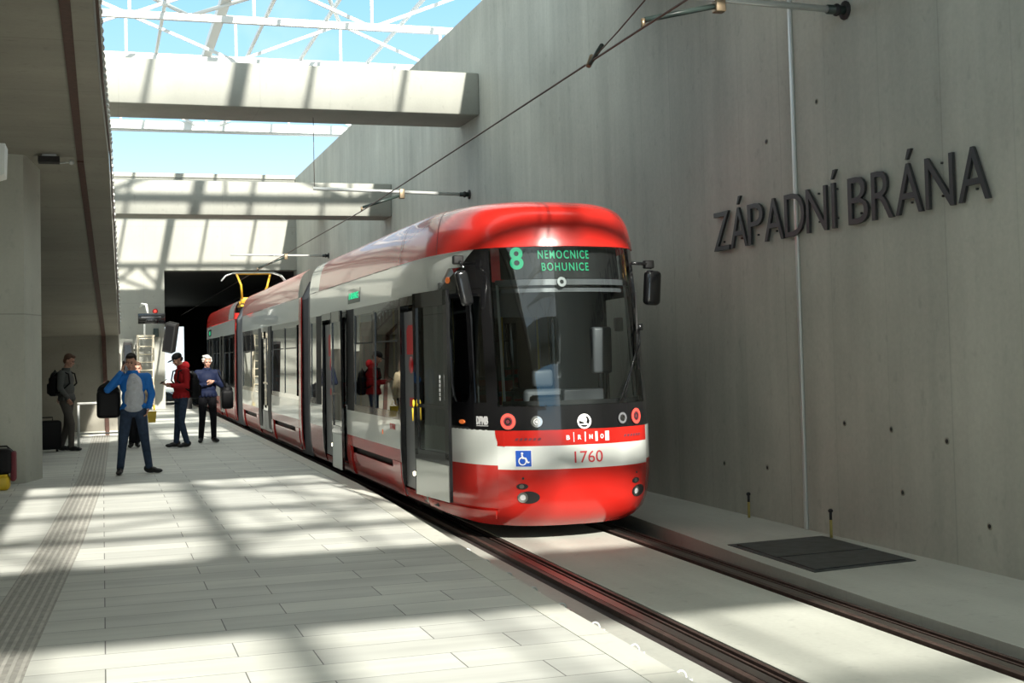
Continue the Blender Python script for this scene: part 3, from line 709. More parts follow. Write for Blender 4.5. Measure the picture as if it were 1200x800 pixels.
# --- cab side glazing (behind the front door leaf)
b_ = MB(); sa = SN(13.9)
patch(b_, sa, -.98, .925, 1.20, 'black', .0); patch(b_, sa, -.98, 2.28, 2.37, 'black', .0)
for a, c in ((sa, -1.66), (-1.25, -1.17), (-1.0, -.97)): patch(b_, a, c, 1.2, 2.28, 'black', .0)
for a, c in ((-1.66, -1.25),):  # rounded lower corners
    dpoly(b_, [(a, 1.18), (a+.10, 1.18), (a+.03, 1.26), (a, 1.38)], 'black', .001, .02); dpoly(b_, [(c, 1.18), (c-.10, 1.18), (c-.03, 1.26), (c, 1.38)], 'black', .001, .02)
cs = wbuild(b_, 'cab_side_panel', None, 'glossy black panel beside the cab')
for a, c in ((-1.66, -1.25), (-1.17, -1.0)):
    g = MB(); patch(g, a, c, 1.2, 2.28, 'doorglass', -.012, 0); wbuild(g, 'cab_window', cs, None, fix=False)
b_ = MB(); patch(b_, 1.0, 1.75, .925, 1.20, 'black'); patch(b_, 1.0, 1.75, 2.28, 2.37, 'black'); patch(b_, 1.0, 1.06, 1.2, 2.28, 'black'); patch(b_, 1.7, 1.78, 1.2, 2.28, 'black')
cs = wbuild(b_, 'cab_side_panel', None, 'black panel on the wall side of the cab'); g = MB(); patch(g, 1.06, 1.7, 1.2, 2.28, 'doorglass', -.012, 0); wbuild(g, 'cab_window', cs, None, fix=False)

# --- doors
def leaf(p0, p1, z0, z1, parent_label, fw_=.09, low='white'):
    """door leaf between plan points p0 and p1 (outer face), glass above, pale panel below"""
    p0 = Vector((*p0, 0)); p1 = Vector((*p1, 0)); u = (p1-p0); L_ = u.length; u.normalize(); n = Vector((u.y, -u.x, 0)); n = n if n.x < 0 else -n
    def blk(mb, a, c, za, zb, m, o0=0.0, th=.035):
        P_ = [p0+u*x+n*o+Vector((0, 0, z)) for o in (o0, o0-th) for x, z in ((a, za), (c, za), (c, zb), (a, zb))]
        mb.poly(P_, [(0, 1, 2, 3), (7, 6, 5, 4), (0, 4, 5, 1), (1, 5, 6, 2), (2, 6, 7, 3), (3, 7, 4, 0)], m)
    d = MB(); zs = .62
    blk(d, 0, fw_, zs, z1, 'black'); blk(d, L_-fw_-.01, L_, zs, z1, 'black'); blk(d, 0, L_, z1-.16, z1, 'black'); blk(d, 0, L_, zs-.06, zs+.06, 'black'); blk(d, 0.02, L_-.02, z0, zs-.05, low)
    blk(d, -.004, .0, z0, z1, 'black'); blk(d, L_, L_+.006, z0, z1, 'black')
    blk(d, .0, L_, 1.13, 1.17, 'black', .001, .03)
    o = wbuild(d, 'door_leaf', None, parent_label)
    g = MB(); P_ = [p0+u*x+n*(-.015)+Vector((0, 0, z)) for x, z in ((.06, zs), (L_-.06, zs), (L_-.06, z1-.1), (.06, z1-.1))]; g.poly(P_, [(0, 1, 2, 3)], 'doorglass'); wbuild(g, 'door_glass', o, None, fix=False)
    return o, (p0, u, n, L_)
def frame_around(y0, y1, w=0):
    m = MB(); a, c = SN(y1), SN(y0)
    if w: patch(m, a, a+w, .12, 2.36, 'blackmat', .006, .06); patch(m, c-w, c, .12, 2.36, 'blackmat', .006, .06)
    patch(m, a, a+.05, .05, 2.36, 'black', .004, .10); patch(m, c-.07, c, .05, 2.36, 'black', .004, .10); patch(m, a, c, 2.27, 2.37, 'black', .004, .10); patch(m, a, c, .03, .14, 'red', -.01, .05)
    return wbuild(m, 'door_frame', None, 'black door surround')
frame_around(13.95, 15.05)
dl, (p0, u, n, L_) = leaf((3.235, 13.80), (3.345, 12.78), .19, 2.36, 'open front door leaf with glass above a white panel')
m = MB(); 
for i in range(6): m.box(p0.x+u.x*.80-.004, p0.x+u.x*.80+.001, p0.y+u.y*.86-.015, p0.y+u.y*.86+.025, 1.22+.045*i, 1.255+.045*i, 'signwhite')
m2 = wbuild(m, 'vertical_lettering', dl, 'column of tiny white letters'); m2.location += n*.012
m = MB(); m.tube([(p0+u*.03+Vector((0, 0, z)))+n*.03 for z in (.98, 1.12)], .009, 'yellow', 8); m.ell(p0+u*.03+n*.02+Vector((0, 0, 1.17)), (.014, .02, .04), 'yellow'); wbuild(m, 'handrail', dl, 'yellow grab rail')
frame_around(18.55, 20.75)
leaf((3.27, 19.35), (3.275, 18.56), .06, 2.36, 'open second door leaf slid aside')
for y0_, y1_ in ((18.0, 18.5), (20.8, 21.35)):
    m = MB(); patch(m, SN(y1_), SN(y0_), .93, 2.36, 'blackmat', -.002, .04); wbuild(m, 'door_jamb', None, 'black panel beside the second door')
for y0, y1 in ((27.3, 29.6), (38.4, 39.7), (42.3, 43.7)):
    frame_around(y0, y1, .55 if y0 < 30 else .3); ym = (y0+y1)/2
    leaf((TCX-1.16, y1-.05), (TCX-1.16, ym+.01), .14, 2.28, 'closed door leaf with tall glass', .17, 'greypanel'); leaf((TCX-1.16, ym-.01), (TCX-1.16, y0+.05), .14, 2.28, 'closed door leaf with tall glass', .17, 'greypanel')
def inner_panel(y0, y1, dx=.16):
    m = MB(); X = TCX-1.18+dx
    m.box(X, X+.03, y0, y1, .16, 2.2, 'greypanel'); o = wbuild(m, 'inner_door_panel', None, 'grey panel inside the open doorway with red stickers')
    ym = (y0+y1)/2+.0; q = MB(); V = [(X-.006, ym-.19, 1.70), (X-.006, ym+.19, 1.70), (X-.006, ym+.19, 1.98), (X-.006, ym+.12, 2.04), (X-.006, ym-.12, 2.04), (X-.006, ym-.19, 1.98)]
    q.prism([(v[1], v[2]) for v in V], X-.008, X, 'sticker', 'X'); q.cyl((X-.008, ym, 1.58), (X, ym, 1.58), .10, 'sticker'); wbuild(q, 'sticker', o, 'red sticker'); q = MB(); q.box(X-.006, X, ym-.1, ym+.1, 1.10, 1.20, 'sticker'); wbuild(q, 'sticker', o, 'small red sticker')
    q = MB(); q.cyl((X-.03, ym-.12, .34), (X, ym-.12, .34), .024, 'lamp', 14); wbuild(q, 'step_lamp', o, 'small bright lamp beside the step')
inner_panel(14.30, 14.99, .06); inner_panel(19.6, 20.62, .05); 
# --- mirrors
def mirror(base, knee, c, r, h, tilt, label):
    m = MB(); m.tube([base, knee, (c[0], c[1], c[2]+h*.55)], .018, 'black', 8); m.bev(knee[0]-.06, knee[0]+.05, knee[1]-.04, knee[1]+.04, knee[2]-.05, knee[2]+.04, 'blackmat', .015)
    o = wbuild(m, 'mirror_arm', None, label)
    t = bmesh.new(); bmesh.ops.create_cube(t, size=1); bmesh.ops.transform(t, matrix=Matrix.Diagonal((r*2, r*1.3, h, 1)), verts=t.verts); bmesh.ops.bevel(t, geom=t.edges[:], offset=r*.55, segments=4, affect='EDGES', profile=.5)
    q = MB(); q.merge(t, 'blackmat' if False else 'black', True, Matrix.Translation(c) @ Matrix.Rotation(tilt, 4, 'Y')); wbuild(q, 'mirror_head', o, 'black rounded mirror housing')
mirror(shell(-1.35, 2.62), (3.48, 12.75, 2.66), (3.50, 12.62, 2.36), .065, .36, R(-12), 'black arm of the platform side mirror')
mirror(shell(1.05, 2.62), (5.66, 12.9, 2.62), (5.69, 12.9, 2.36), .095, .38, R(4), 'black arm of the wall side mirror')

# --- interior
m = MB(); m.box(TCX-1.1, TCX+1.1, 13.6, 44.7, .06, .12, 'intfloor'); m.prism([(TCX-.75, 12.55), (TCX+.75, 12.55), (TCX+1.0, 13.6), (TCX-1.0, 13.6)], .06, .12, 'intfloor'); wbuild(m, 'cabin_floor')
m = MB(); m.box(TCX-1.08, TCX+1.08, 13.4, 44.7, 2.40, 2.46, 'interior'); m.box(TCX-.35, TCX-.2, 14.2, 44.5, 2.385, 2.40, 'steel_white'); wbuild(m, 'cabin_ceiling', None, 'grey ceiling lining')
m = MB(); m.prism([(TCX-.86, 12.62), (TCX-.5, 12.42), (TCX, 12.32), (TCX+.5, 12.42), (TCX+.86, 12.62), (TCX+.9, 12.95), (TCX-.9, 12.95)], .15, 1.10, 'interior'); m.bev(TCX-.25, TCX+.55, 12.8, 13.0, 1.06, 1.24, 'blackmat', .04); m.bev(TCX+.05, TCX+.5, 12.72, 12.84, 1.16, 1.30, 'greypanel', .02)
wbuild(m, 'dashboard', None, 'grey dashboard with dark console')
m = MB(); m.bev(TCX-.05, TCX+.42, 13.35, 13.8, .55, .68, 'seatgrey', .04); m.bev(TCX-.05, TCX+.42, 13.72, 13.84, .66, 1.28, 'seatgrey', .05); m.bev(TCX+.06, TCX+.30, 13.74, 13.83, 1.30, 1.5, 'seatgrey', .04); m.cyl((TCX+.18, 13.58, .12), (TCX+.18, 13.58, .56), .06, 'blackmat'); wbuild(m, 'driver_seat', None, 'dark driver seat')
m = MB(); m.box(TCX+.45, TCX+1.05, 14.05, 14.11, .12, 2.4, 'greypanel'); m.box(TCX-.55, TCX-.49, 14.03, 14.12, .12, 2.4, 'greypanel'); m.box(TCX-.55, TCX+.45, 14.05, 14.10, .12, 1.1, 'greypanel'); m.box(TCX-.55, TCX+.45, 14.05, 14.10, 2.1, 2.4, 'greypanel'); wbuild(m, 'cab_partition', None, 'grey wall behind the driver')
m = MB(); m.bev(TCX+.50, TCX+.72, 13.0, 13.12, 1.45, 1.95, 'greypanel', .03); m.cyl((TCX+.6, 13.05, .9), (TCX+.6, 13.05, 1.5), .035, 'blackmat'); m.bev(TCX+.78, TCX+.86, 13.0, 13.1, 1.9, 2.05, 'steel_white', .02); wbuild(m, 'ticket_unit', None, 'grey equipment box on a stalk')
def seat(x, y):
    m = MB(); m.bev(x-.21, x+.21, y-.2, y+.22, .50, .57, 'seatred', .03); m.bev(x-.21, x+.21, y+.18, y+.25, .55, 1.15, 'seatgrey', .03); m.bev(x-.18, x+.18, y+.165, y+.185, .62, 1.08, 'seatred', .008); m.box(x-.1, x+.1, y-.05, y+.15, .12, .5, 'seatgrey'); return m
first = wbuild(seat(TCX+.85, 15.2), 'passenger_seat', None, 'red padded grey seat')
for x, y in [(TCX+.85, 16.2), (TCX+.85, 17.2), (TCX+.85, 18.2), (TCX-.8, 16.2), (TCX-.8, 17.3), (TCX+.85, 20.2), (TCX+.85, 24.6), (TCX+.85, 25.8), (TCX-.8, 24.6), (TCX-.8, 26.0), (TCX+.85, 30.2), (TCX+.85, 31.6), (TCX-.8, 30.6), (TCX-.8, 31.9), (TCX+.85, 37), (TCX+.85, 41)]:
    c = first.copy(); C.objects.link(c); c.location = first.location+Vector((x-TCX-.85, y-15.2, 0))
m = MB(); m.cyl((TCX-.5, 15.1, .12), (TCX-.5, 15.1, 2.4), .018, 'yellow', 10); fp = wbuild(m, 'grab_pole', None, 'yellow grab pole')
for x, y in ((-.5, 18.4), (-.5, 21), (.4, 16), (.4, 19), (-.5, 26.8), (-.5, 30), (.4, 28), (-.5, 38), (-.5, 40)):
    c = fp.copy(); C.objects.link(c); c.location = fp.location+Vector((x+.5, y-15.1, 0))
# --- underframe and wheels
m = MB(); m.box(TCX-.95, TCX+.95, 14.0, 21.9, -.06, .05, 'dark'); m.box(TCX-.7, TCX+.7, 12.9, 14.0, -.03, .05, 'dark'); m.box(TCX-1.02, TCX+1.02, 23.4, 33, -.06, .05, 'dark'); m.box(TCX-1.02, TCX+1.02, 35.3, 44.7, -.06, .05, 'dark'); wbuild(m, 'underframe', None, 'dark underframe')
def wheelset(y):
    m = MB()
    for sg in (-1, 1): m.cyl((TCX+sg*.70-.03, y, .12), (TCX+sg*.70+.05, y, .12), .30, 'rail', 28); m.cyl((TCX+sg*.70-.07, y, .12), (TCX+sg*.70-.03, y, .12), .317, 'rail', 28)
    m.cyl((TCX-.7, y, .12), (TCX+.7, y, .12), .06, 'dark', 14); return m
ws0 = wbuild(wheelset(15.9), 'wheelset')
for y in (17.6, 25.5, 27.2, 30, 31.6, 37.5, 39.2):
    c = ws0.copy(); C.objects.link(c); c.location = ws0.location+Vector((0, y-15.9, 0))
# --- pantograph
py = 41.0; m = MB(); m.box(TCX-.45, TCX+.45, py-.5, py+.5, 3.30, 3.36, 'panto')
for sg in (-1, 1): m.cyl((TCX+sg*.38, py-.35, 3.2), (TCX+sg*.38, py-.35, 3.40), .06, 'insul'); m.cyl((TCX+sg*.38, py+.35, 3.2), (TCX+sg*.38, py+.35, 3.40), .06, 'insul')
m.cyl((TCX-.45, py, 3.42), (TCX+.35, py, 3.42), .06, 'panto'); m.bev(TCX-.4, TCX+.3, py-.12, py+.15, 3.36, 3.60, 'panto', .04); pb = wbuild(m, 'pantograph_base', None, 'yellow pantograph base on the roof')
m = MB(); m.tube([(TCX-.35, py, 3.5), (TCX-.45, py-.7, 3.95), (TCX-.52, py-.05, 4.33)], .035, 'panto', 8); m.tube([(TCX+.20, py, 3.5), (TCX+.35, py-.6, 3.9), (TCX+.52, py-.05, 4.33)], .035, 'panto', 8); m.cyl((TCX-.55, py-.05, 4.33), (TCX+.55, py-.05, 4.33), .025, 'panto'); wbuild(m, 'pantograph_arm', None, 'yellow folding arm')
m = MB()
for dy in (-.15, .1): m.tube([(TCX-.98, py+dy, 4.12), (TCX-.85, py+dy, 4.28), (TCX-.62, py+dy, 4.36), (TCX+.62, py+dy, 4.36), (TCX+.85, py+dy, 4.28), (TCX+.98, py+dy, 4.12)], .022, 'galv', 8)
wbuild(m, 'contact_strip', None, 'pale curved contact strips')

# ------------------------------------------------------------------ things on the right wall
LET = [('Z', 13.41, 13.03, 0), ('Á', 13.0, 12.6, 0), ('P', 12.59, 12.25, 0), ('A', 12.22, 11.82, 0), ('D', 11.79, 11.4, 0), ('N', 11.36, 10.98, 0), ('Í', 10.9, 10.78, 0),
       ('B', 10.6, 10.27, 1), ('R', 10.21, 9.88, 1), ('Á', 9.84, 9.45, 1), ('N', 9.4, 9.02, 1), ('A', 8.96, 8.57, 1)]
LL = ['dark metal letter Z at the far left end of the station name', 'dark metal letter A with acute accent, second letter beside the Z', 'dark metal letter P, third letter of the first word', 'dark metal letter A without accent between P and D',
      'dark metal letter D mounted across the white wall pipe', 'dark metal letter N between D and the accented I', 'dark metal letter I with acute accent ending the first word', 'dark metal letter B starting the second word',
      'dark metal letter R beside the B', 'dark metal letter A with acute accent between R and N', 'dark metal letter N next to the last A', 'dark metal letter A at the right end of the station name']
for (ch, ya, yb, w_), l in zip(LET, LL):
    V, F = text_mesh(ch, .455, .014, 1.0, -.003)
    lo, hi = min(v.x for v in V), max(v.x for v in V); k = (ya-yb)/(hi-lo); cy = (ya+yb)/2; zb = 2.79+(13.4-cy)*.008
    if ch == 'Í': k = min(k, 1.0)
    m = MB(); m.poly([(WX-.035-v.z, cy-v.x*k, zb+v.y) for v in V], F, 'signmetal'); m.cyl((WX-.02, cy, zb+.1), (WX, cy, zb+.1), .01, 'signmetal', 6)
    m.cyl((WX-.02, cy, zb+.38), (WX, cy, zb+.38), .01, 'signmetal', 6)
    tag(m.build('wall_letter'), l, 'letter', 'dark metal letters of the station name')
m = MB(); m.bev(WX-.03, WX, 11.585, 11.635, -.15, 8.2, 'galv', .01); pipe = m.build('wall_conduit'); tag(pipe, 'thin pale conduit running up the full height of the right wall', 'conduit')
for y, lab_ in ((12.68, 'short yellow and black cable stub by the wall left of the conduit'), (11.02, 'short yellow and black cable stub by the wall right of the conduit')):
    t = empty('cable_stub', (6.66, y, -.15), 0, lab_, 'cable', 'cable stubs at the foot of the right wall')
    m = MB(); m.cyl((0, 0, 0), (0, 0, .17), .014, 'stub', 12); m.build('sleeve', t, False); m = MB(); m.cyl((0, 0, .17), (0, 0, .25), .014, 'blackmat', 12); m.ell((0, 0, .255), (.024, .024, .02), 'blackmat'); m.build('cable_end', t)
t = empty('floor_hatch', (6.05, 10.25, -.15), 0, 'dark rectangular steel hatch in the slab beside the right wall', 'hatch')
m = MB(); m.prism([(-.49, .78), (.58, .88), (.52, -.72), (-.54, -.86)], 0, .006, 'hatch'); m.build('hatch_frame', t)
m = MB(); m.prism([(-.43, .70), (.50, .80), (.50, -.02), (-.46, -.10)], .004, .014, 'hatch'); m.build('hatch_plate', t)
m = MB(); m.prism([(-.46, -.13), (.50, -.05), (.46, -.66), (-.49, -.79)], .004, .014, 'hatch'); m.build('hatch_plate', t)

# ------------------------------------------------------------------ overhead line
WIRE = [(4.66, -14, 4.75), (4.66, 0, 4.66), (4.66, 10.6, 4.585), (4.65, 23.8, 4.40), (4.55, 40, 4.385), (4.53, 80, 4.38)]
m = MB(); m.tube(WIRE, .011, 'wire', 8); tag(m.build('contact_wire'), 'long thin contact wire running above the tram into the portal', 'wire')
m = MB(); m.tube([(4.66, 11.9, 4.575), (4.66, 11.2, 4.69), (4.66, 9.5, 5.02), (4.66, 5, 5.9), (4.66, -.7, 6.6)], .008, 'wire', 6); m.cyl((4.66, 11.93, 4.55), (4.66, 11.6, 4.66), .022, 'insul', 8); m.cyl((4.66, 11.98, 4.54), (4.66, 11.86, 4.61), .03, 'brass', 8)
tag(m.build('hanger_wire'), 'slanting hanger wire clamped to the contact wire near the top', 'wire')
def arm(y, zw, xe, ze, xw, zwire, label, hang=None):
    t = empty('cantilever_arm', (WX, y, zw), 0, label, 'bracket', 'overhead line brackets on the right wall')
    m = MB(); m.cyl((-.16, 0, 0), (xe-WX, 0, ze-zw), .032, 'galv', 14); m.build('tube', t)
    m = MB(); m.cyl((-.02, 0, 0), (0, 0, 0), .09, 'dark', 12); m.tube([(-.02, 0, 0), (-.2, 0, 0)], .045, 'insul', 12); m.ell((-.10, 0, .0), (.04, .06, .06), 'dark'); m.build('wall_bracket', t)
    f_ = (5.42-WX); zf = zw+(ze-zw)*(5.42-WX)/(xe-WX)
    m = MB(); m.bev(f_-.05, f_+.05, -.05, .05, zf-zw-.13, zf-zw+.05, 'brass', .012); m.build('clamp', t)
    m = MB(); m.cyl((f_-.03, 0, zf-zw-.07), (xw-WX+.02, 0, zwire+.07-zw), .026, 'insul', 12); m.cyl((xw-WX, 0, zwire+.08-zw), (xw-WX, 0, zwire-zw), .02, 'brass', 8); m.build('insulator_rod', t)
    if hang: m = MB(); m.cyl((xe-WX+.02, 0, ze-zw), (xe-WX+.02, hang[0], hang[1]-zw), .006, 'wire', 6); m.build('suspension_wire', t)
arm(10.6, 4.86, 3.9, 4.93, 4.66, 4.585, 'pale cantilever tube at the top of the photo holding the contact wire', (1.0, 6.6) if False else None)
arm(23.8, 4.74, 3.75, 4.81, 4.65, 4.40, 'pale cantilever tube above the tram roof, below the nearer beam', (0.0, 6.13))
arm(40.0, 4.83, 3.74, 4.86, 4.55, 4.385, 'pale cantilever tube in front of the portal beside the pantograph')

# ------------------------------------------------------------------ left side fittings
m = MB()
for a, b_ in (((-.27, 11, 4.7), (-.28, 20, 4.7)), ((-.28, 20, 4.68), (.03, 31.4, 2.32)), ((.03, 31.44, 2.32), (.10, 31.44, .0))):
    m.bar(a, b_, .09, .07, 'rust')
m.bar((-.22, -6, 4.69), (-.27, 11, 4.7), .09, .07, 'rust'); tag(m.build('cable_channel'), 'rust brown cable channel fixed under the landing and stair', 'channel')
m = MB(); q = [(-.02, 11, 5.08), (.03, 14.6, 5.08), (.14, 19.9, 5.08), (.39, 31.4, 2.68)]
m.tube([(-.02, 2, 5.08)]+q, .018, 'galv', 6)
pts = []
for (a, b_) in zip(q, q[1:]):
    a = Vector(a); b_ = Vector(b_); n_ = int((b_-a).length/.34)
    for i in range(n_):
        p_ = a+(b_-a)*i/n_; m.ell((p_.x+.012, p_.y, p_.z-.14), (.025, .05, .035), 'galv', seg=8); m.cyl((p_.x, p_.y, p_.z), (p_.x, p_.y, p_.z-.35), .007, 'galv', 6)
m.tube([(a[0], a[1], a[2]-.34) for a in q], .014, 'wire', 6)
tag(m.build('edge_netting'), 'pale wire netting laced along the edge of the stair slab', 'netting')
m = MB(); m.box(-.85, -.56, 19.55, 19.8, 4.58, 4.66, 'dark'); m.box(-.8, -.6, 19.6, 19.75, 4.64, 4.7, 'galv'); m.cyl((-.56, 19.7, 4.58), (-.42, 19.7, 4.60), .012, 'galv', 8); m.ell((-.40, 19.7, 4.60), (.04, .04, .04), 'galv')
tag(m.build('camera_fitting'), 'small dark fitting with a pale ball under the landing slab by the pillar', 'camera')
m = MB(); m.prism([(-1.25, 3.20), (-.80, 3.35), (-.79, 3.62), (-1.25, 3.62)], 12, 12.35, 'steel_white', 'Y'); m.bar((-1.0, 12.1, 3.6), (-1.0, 12.1, 4.7), .03, .03, 'galv')
tag(m.build('hanging_lamp'), 'pale hanging lamp housing cut by the left edge of the photo', 'lamp')
t = empty('hand_railing', (-.47, 27.5, 0), 0, 'white tubular railing between the waiting man and the stair wall', 'railing')
m = MB(); m.tube([(0, 0, 0), (0, 0, .84)], .025, 'steel_white'); m.build('post', t); m = MB(); m.tube([(.78, 0, 0), (.78, 0, .84)], .025, 'steel_white'); m.build('post', t); m = MB(); m.tube([(-.02, 0, .87), (.80, 0, .87)], .025, 'steel_white'); m.build('handrail', t); m = MB(); m.tube([(.02, 0, .26), (.76, 0, .26)], .016, 'steel_white'); m.build('lower_rail', t)
# ------------------------------------------------------------------ near the portal
t = empty('departure_board', (1.55, 44.0, 3.08), 0, 'black departure board hanging on a white tube near the portal', 'display')
m = MB(); m.bev(-.43, .43, -.1, .1, -.18, .17, 'black', .02); m.box(-.33, .30, -.104, -.1, .02, .06, 'greypanel'); m.build('board_housing', t)
m = MB(); m.tube([(-.12, 0, .17), (-.16, 0, .45), (-.28, .6, .5), (-.28, 2.9, .5)], .04, 'steel_white', 8); m.build('bracket', t)
m = MB(); m.cyl((1.78, 46.9, 3.42), (1.78, 46.95, 3.42), .09, 'sticker', 20); m.cyl((1.78, 46.86, 3.42), (1.78, 46.9, 3.42), .05, 'redlamp', 16); tag(m.build('alarm_light'), 'small round red alarm light on the portal wall', 'light')
m = MB(); m.bev(-.18, .18, -.16, .16, -.5, .5, 'blackmat', .03); m.box(-.13, .13, -.165, -.16, -.42, .42, 'bag'); o = m.build('loudspeaker'); o.location = (2.15, 44.0, 2.45); o.rotation_euler = (R(12), R(14), R(-25)); tag(o, 'black tilted loudspeaker box hanging at the corner of the portal', 'loudspeaker')
m = MB(); m.tube([(2.05, 47, 3.0), (2.12, 44.1, 2.85)], .03, 'dark', 8); m.build('bracket_arm', None); bpy.data.objects['bracket_arm'].name = 'mounting_arm'; ma = bpy.data.objects['mounting_arm']; ma.parent = o; ma.matrix_parent_inverse = (Matrix.Translation(o.location) @ o.rotation_euler.to_matrix().to_4x4()).inverted()
m = MB(); m.bev(1.70, 1.88, 46.7, 47.0, 2.52, 2.82, 'insul', .02); tag(m.build('junction_box'), 'small dark green box on the portal wall beside the loudspeaker', 'box')
m = MB(); m.bev(.70, .98, 46.5, 46.97, 0, 2.35, 'dark', .02); m.box(.73, .95, 46.49, 46.5, .1, 2.25, 'black'); tag(m.build('tall_cabinet'), 'tall dark narrow cabinet against the portal wall by the stair', 'cabinet')
t = empty('ladder', (1.42, 46, 0), 0, 'cream coloured ladder tower standing against the portal wall', 'ladder')
for sx in (-.25, .25):
    for yy in (0, .5): m = MB(); m.tube([(sx, yy, .1), (sx, yy, 2.55)], .028, 'ladder', 8); m.build('rail', t)
for i in range(9):
    m = MB(); m.tube([(-.25, 0, .3+i*.27), (.25, 0, .3+i*.27)], .018, 'ladder', 8); m.build('rung', t)
for sx in (-.25, .25): m = MB(); m.cyl((sx-.03, .0, .09), (sx+.03, .0, .09), .09, 'yellow', 14); m.build('castor', t)
m = MB(); m.tube([(-.03, .2, 2.5), (-.03, .2, 3.1)], .035, 'steel_white', 8); m.bar((-.3, .2, 2.55), (.3, .2, 2.55), .04, .06, 'ladder'); m.build('top_rail', t)
m = MB(); m.ell((2.75, 45, 1.0), (.2, .2, .3), 'ladder') if False else m.box(2.65, 2.95, 46.2, 46.5, 0, 1.3, 'dark'); tag(m.build('waste_bin'), 'dark waste bin standing in the portal opening behind the man in red', 'bin')

# ------------------------------------------------------------------ people
def remesh(mb, name, voxel, smooth=3, parent=None):
    o = mb.build(name, None)
    md = o.modifiers.new('r', 'REMESH'); md.mode = 'VOXEL'; md.voxel_size = voxel; md.use_smooth_shade = True
    if smooth: s_ = o.modifiers.new('s', 'SMOOTH'); s_.iterations = smooth; s_.factor = .5
    me = dg_mesh(o); mats = [m_ for m_ in o.data.materials]; o.modifiers.clear(); old = o.data; o.data = me; me.name = name; bpy.data.meshes.remove(old)
    me.materials.clear(); [me.materials.append(x) for x in mats[:1]]
    for p in me.polygons: p.use_smooth = True
    if parent: o.parent = parent
    return o
def caps(mb, a, b_, ra, rb, m, n=14):
    a = Vector(a); b_ = Vector(b_); mb.tube([a, b_], ra, m, n, r1=rb); mb.ell(a, (ra, ra, ra), m, seg=n); mb.ell(b_, (rb, rb, rb), m, seg=n)
def lerp(a, b_, t): return Vector(a).lerp(Vector(b_), t)
def hand(mb, w, d, palm, curl=.5, sc=1.0, side=1):
    """five fingers and a palm from wrist w along d; palm = direction the palm faces"""
    w = Vector(w); d = Vector(d).normalized(); palm = Vector(palm); palm = (palm-d*palm.dot(d)).normalized(); x = d.cross(palm)*side
    for k in range(4): caps(mb, w+x*(.012-.008*k)*0, w+d*.085*sc+x*(.030-.020*k)*sc, .017, .013, 'skin', 8)
    for k, (ln, o_) in enumerate(((.070, .033), (.080, .011), (.074, -.011), (.058, -.032))):
        b0 = w+d*.088*sc+x*o_*sc; a1 = curl*.9; d1 = (d*math.cos(a1)+palm*math.sin(a1)); b1 = b0+d1*ln*.48*sc; a2 = curl*2.0; d2 = (d*math.cos(a2)+palm*math.sin(a2)); b2 = b1+d2*ln*.52*sc
        caps(mb, b0, b1, .0095, .0085, 'skin', 8); caps(mb, b1, b2, .0085, .0075, 'skin', 8)
    t0 = w+d*.03*sc+x*.028*sc; t1 = t0+(d*.6+x*.7+palm*.4).normalized()*.042*sc; t2 = t1+(d*.9+x*.1+palm*.5).normalized()*.034*sc
    caps(mb, t0, t1, .013, .011, 'skin', 8); caps(mb, t1, t2, .011, .009, 'skin', 8)
def shoe(mb, ankle, toe_dir, m='shoe', sole='sole'):
    a = Vector(ankle); d = Vector((toe_dir[0], toe_dir[1], 0)).normalized(); rz = math.atan2(d.y, d.x)-R(90); e_ = Euler((0, 0, rz))
    c = Vector((a.x, a.y, 0))
    mb.ell(c+d*.03+Vector((0, 0, .055)), (.048, .11, .05), m, e_, 16); mb.ell(c+d*.13+Vector((0, 0, .040)), (.048, .085, .036), m, e_, 16); mb.ell(c-d*.03+Vector((0, 0, .075)), (.045, .055, .055), m, e_, 16)
